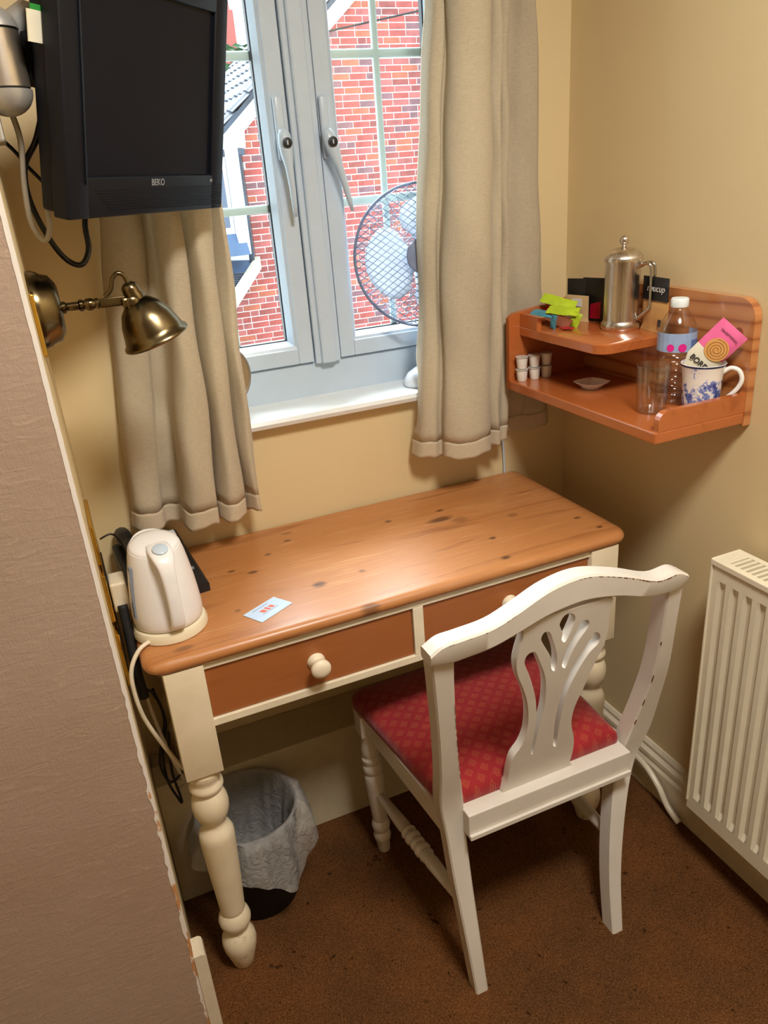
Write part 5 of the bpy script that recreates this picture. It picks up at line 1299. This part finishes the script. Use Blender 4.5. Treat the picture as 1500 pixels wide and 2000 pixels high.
# ================================================================ OUTSIDE
YW = 8.40
house = thing('brick_house', (3.0, YW + 2, -3.0), 'red brick house gable with white bargeboard, across the yard', 'house')
def verge(x): return 2.194 + (x - 1.571) * 0.854
XA = 4.7; XC = 1.372; XE = 8.0
def topz(x): return verge(x) if x <= XA else verge(XA) - (x - XA) * 0.854
def wcore(bm):
    pts = [(0.2, -3.0), (XE, -3.0), (XE, topz(XE)), (XA, verge(XA)), (XC + 0.008, 2.02), (XC + 0.008, 0.5), (0.2, 0.5)]
    prism(bm, [(x, YW + 0.004, z) for x, z in pts], (0, 4.5, 0))
obj('mortar_wall', B(wcore), M['mortar'], house)
rb = random.Random(21)
bl, bh, cs, ln = 0.213, 0.0625, 0.075, 0.225
brks = []
row = 0; zz = -3.0 + 0.01
while zz < verge(XA):
    off = -(row % 2) * ln / 2 + rb.choice((0, 0, 0.03))
    xs0 = XC if zz > 0.42 else 0.2
    x = xs0 + off
    while x < XE - 0.05:
        L_ = bl if rb.random() > 0.10 else 0.1025
        x0, x1 = max(x, xs0), min(x + L_, XE)
        zt_ = max(topz(x0), topz(x1)) + 0.03
        if x1 - x0 > 0.04 and zz + bh < zt_ + 0.04 : brks.append((x0, x1, zz))
        x += L_ + 0.012
    zz += cs; row += 1
camp = V((-1.116, -1.548, 1.451))
def through(x, z):
    t = (0.12 - camp.y) / (YW - camp.y); wx = camp.x + (x - camp.x) * t; wz = camp.z + (z - camp.z) * t
    return ((-0.735 < wx < -0.655) or (-0.497 < wx < -0.365)) and 1.13 < wz < 1.78
vis = [b for b in brks if through((b[0] + b[1]) / 2, b[2])]
vis.sort(key=lambda b: (V(((b[0] + b[1]) / 2, YW, b[2])) - camp).length)
vis = set(vis[:300])
meshes = {}
def bmesh_for(w, mi):
    key = (round(w, 3), mi)
    if key not in meshes:
        bm = bmesh.new(); box(bm, 0, w, -0.004, 0.03, 0, bh); me = bpy.data.meshes.new('brick'); bm.to_mesh(me); bm.free(); me.materials.append(BR[mi]); meshes[key] = me
    return meshes[key]
rest = [bmesh.new() for _ in BR]
for b in brks:
    mi = rb.choices(range(5), (5, 2, 4, 2, 3))[0]
    if b in vis:
        o = bpy.data.objects.new('brick', bmesh_for(b[1] - b[0], mi)); C.objects.link(o); o.parent = house
        o.location = V((b[0], YW + rb.uniform(-0.003, 0.002), b[2])) - OFF[house.name]
    else:
        box(rest[mi], b[0], b[1], YW - 0.004, YW + 0.03, b[2], b[2] + bh)
bmA = bmesh.new()
for i, r_ in enumerate(rest):
    for f in r_.faces: f.material_index = i
    me = bpy.data.meshes.new('t'); r_.to_mesh(me); r_.free(); bmA.from_mesh(me); bpy.data.meshes.remove(me)
ro = obj('bricks_beyond', bmA, BR, house); ro['kind'] = 'stuff'
def barge(bm):
    up = lambda x: 2.385 + (x - 1.568) * 0.862
    pts = [(1.140, 1.889), (1.407, 1.885), (1.415, 2.06), (XA, verge(XA)), (XA, up(XA)), (1.184, up(1.184) + 0.02), (1.140, 2.09)]
    prism(bm, [(x, YW - 0.10, z) for x, z in pts], (0, 0.07, 0))
obj('bargeboard', B(barge), M['door'], house)
def barge2(bm):
    prism(bm, [(XA, YW - 0.10, verge(XA)), (XE + 0.3, YW - 0.10, topz(XE + 0.3)), (XE + 0.3, YW - 0.10, topz(XE + 0.3) + 0.22), (XA, YW - 0.10, verge(XA) + 0.22)], (0, 0.07, 0))
obj('bargeboard', B(barge2), M['door'], house)
rs = V((1, 0, 0.862)).normalized(); rn = V((-0.862, 0, 1)).normalized()
rbase = V((0.90, YW - 0.12, 2.385 + (0.90 - 1.568) * 0.862))
Lr = (XA - 0.90) / rs.x
obj('roof_slab', B(lambda bm: prism(bm, [rbase + rn * 0.0, rbase + rs * Lr, rbase + rs * Lr + rn * 0.05, rbase + rn * 0.05], (0, 5.2, 0))), M['slate'], house)
obj('roof_slab', B(lambda bm: prism(bm, [(XA, YW - .12, verge(XA) + 0.2), (XE + 0.3, YW - .12, topz(XE + .3) + 0.2), (XE + 0.3, YW - .12, topz(XE + .3) + 0.27), (XA, YW - .12, verge(XA) + 0.27)], (0, 5.2, 0))), M['slate'], house)
nt = 0
def tilemesh():
    bm = bmesh.new(); secs = []
    for t, lift in ((0.0, 0.030), (0.34, 0.006)):
        ring = []
        for k in range(7):
            a = k / 6; ring.append(rs * t + V((0, 0.25 * a, 0)) + rn * (lift + 0.045 * math.sin(PI * a) ** 2))
        ring += [rs * t + V((0, 0.25, 0)) + rn * (lift - 0.01), rs * t + rn * (lift - 0.01)]
        secs.append(ring)
    sweep(bm, secs); me = bpy.data.meshes.new('roof_tile'); bm.to_mesh(me); bm.free(); me.materials.append(M['slate']); return me
tm = tilemesh()
for r_ in range(16):
    for c_ in range(18):
        if nt >= 290: break
        o = bpy.data.objects.new('roof_tile', tm); C.objects.link(o); o.parent = house
        o.location = rbase + rs * (r_ * 0.30) + V((0, c_ * 0.25, 0)) + rn * 0.052 + V((rb.uniform(-.004, .004), 0, rb.uniform(-.004, .004))) - OFF[house.name]; nt += 1
# bay on the left of the gable
bay = thing('white_bay', (0.6, 8.2, -3.0), 'white framed bay window wing left of the brick gable', 'building')
obj('bay_wall', BX(-2.5, 1.31, 8.44, 8.9, 0.52, 1.88), M['door'], bay)
obj('corner_post', BX(1.10, 1.235, 8.02, 8.43, 0.72, 1.885), M['door'], bay)
obj('downpipe', B(lambda bm: tube(bm, [(1.30, 8.30, 1.86), (1.30, 8.30, 0.60)], 0.034, 12)), M['slate'], bay, smooth=True)
obj('gutter', BX(0.2, 1.34, 8.10, 8.20, 1.80, 1.87, 0.01), M['slate'], bay)
wf = obj('bay_window', BX(0.30, 1.09, 8.10, 8.42, 0.96, 1.79), M['door'], bay)
for k in range(5):
    x0 = 0.34 + k * 0.15
    obj('far_pane', BX(x0, x0 + 0.105, 8.085, 8.10, 1.03, 1.73), M['winglass2'], wf)
obj('lead_apron', B(lambda bm: prism(bm, [(0.2, 8.10, 0.96), (0.2, 7.92, 0.72), (0.2, 8.10, 0.72)], (1.0, 0, 0))), M['lead'], bay)
pr = thing('porch_roof', (0.6, 7.8, -3.0), 'small slate porch roof with a weathered fascia below the bay', 'porch')
def pw(x, y): return V((x, y, 0.72 + (y - 8.0) * 0.55))
pA, pB_, pC_, pD_ = V((-0.4, 8.1, 0.74)), V((1.30, 8.1, 0.74)), V((1.30, 7.55, 0.50)), V((-0.4, 7.55, 0.50))
sx_ = V((1.26, 8.02, 0.70)); 
# the roof falls towards the lower left: plane given by its right verge line
v0, v1 = V((1.33, 8.34, 0.62)), V((0.66, 7.45, 0.20))
dn = (v1 - v0); lft = V((-1.6, 0.35, 0.10))
def roofp(a, b, h=0.0): return v0 + dn * a + lft * b + V((0, 0, h))
obj('roof_deck', B(lambda bm: prism(bm, [roofp(0, 0), roofp(1.15, 0), roofp(1.15, 1), roofp(0, 1)], (0, 0, -0.03))), M['lead'], pr)
for k in range(22):
    obj('roof_course', B(lambda bm: prism(bm, [roofp(0.30 + k * 0.038, 0.0, 0.012), roofp(0.325 + k * 0.038, 0.0, 0.030), roofp(0.325 + k * 0.038, 1, 0.030), roofp(0.30 + k * 0.038, 1, 0.012)], (0, 0, -0.012))), M['slate'], pr)
obj('fascia_board', B(lambda bm: prism(bm, [roofp(-0.02, -0.01, 0.03), roofp(1.16, -0.01, 0.03), roofp(1.16, -0.01, -0.12), roofp(-0.02, -0.01, -0.12)], (0.05, -0.03, 0))), M['fascia'], pr)
# distant chimney, ridge, hedge
cr = thing('far_house', (2.6, 15, -3), 'distant slate roof with a red chimney against the sky', 'house')
obj('far_roof', B(lambda bm: prism(bm, [(0.5, 14.6, 2.9), (0.5, 16.4, 4.15), (0.5, 18, 2.9)], (6, 0, 0))), M['slate'], cr)
obj('far_wall', BX(0.6, 6.4, 15, 17.8, -3, 2.95), M['mortar'], cr)
obj('chimney', BX(3.16, 3.38, 15.6, 16.0, 3.6, 4.62, 0.01), M['redpaint'], cr)
obj('chimney_pot', LA([(0.10, 4.62), (0.08, 4.9), (0.10, 4.92)], T(3.27, 15.8, 0), 16), M['redpaint'], cr, smooth=True, angle=40)
def crown(bm):
    r3 = random.Random(9)
    for k in range(260):
        a = r3.uniform(0, 2 * PI); q = r3.uniform(0.2, 1.0); c0 = V((2.95 + 0.9 * q * math.cos(a), 14.0 + 0.35 * math.sin(a), 3.35 + r3.uniform(-0.5, 0.42)))
        n_ = V((r3.uniform(-1, 1), r3.uniform(-1, 1), r3.uniform(-1, 1))).normalized(); m_ = axis_mat(c0, n_)
        bm.faces.new([bm.verts.new(m_ @ V(p)) for p in ((0, 0, 0), (0.09, 0.05, 0), (0.2, 0, 0), (0.09, -0.05, 0.02))])
tr_ = thing('tree', (2.95, 14.0, -3), 'small green tree beyond the brick house roof', 'tree')
cw = obj('leaves', B(crown), M['hedge'], tr_); cw['kind'] = 'stuff'
obj('trunk', TU([(2.95, 14.0, -3), (2.97, 14.0, 3.2)], [0.12, 0.05], 8), M['fascia'], tr_)
struct('ground', BX(-12, 16, 0.5, 24, -3.1, -3.0), M['asphalt'])
wr = catmull([(-2.0, 7.0, 2.1), (1.5, 7.1, 2.75), (5.0, 7.2, 3.35)], 8)
tag(obj('overhead_wire', TU(wr, 0.010, 6), M['rubber']), 'thin dark wire crossing in front of the bargeboard', 'wire')
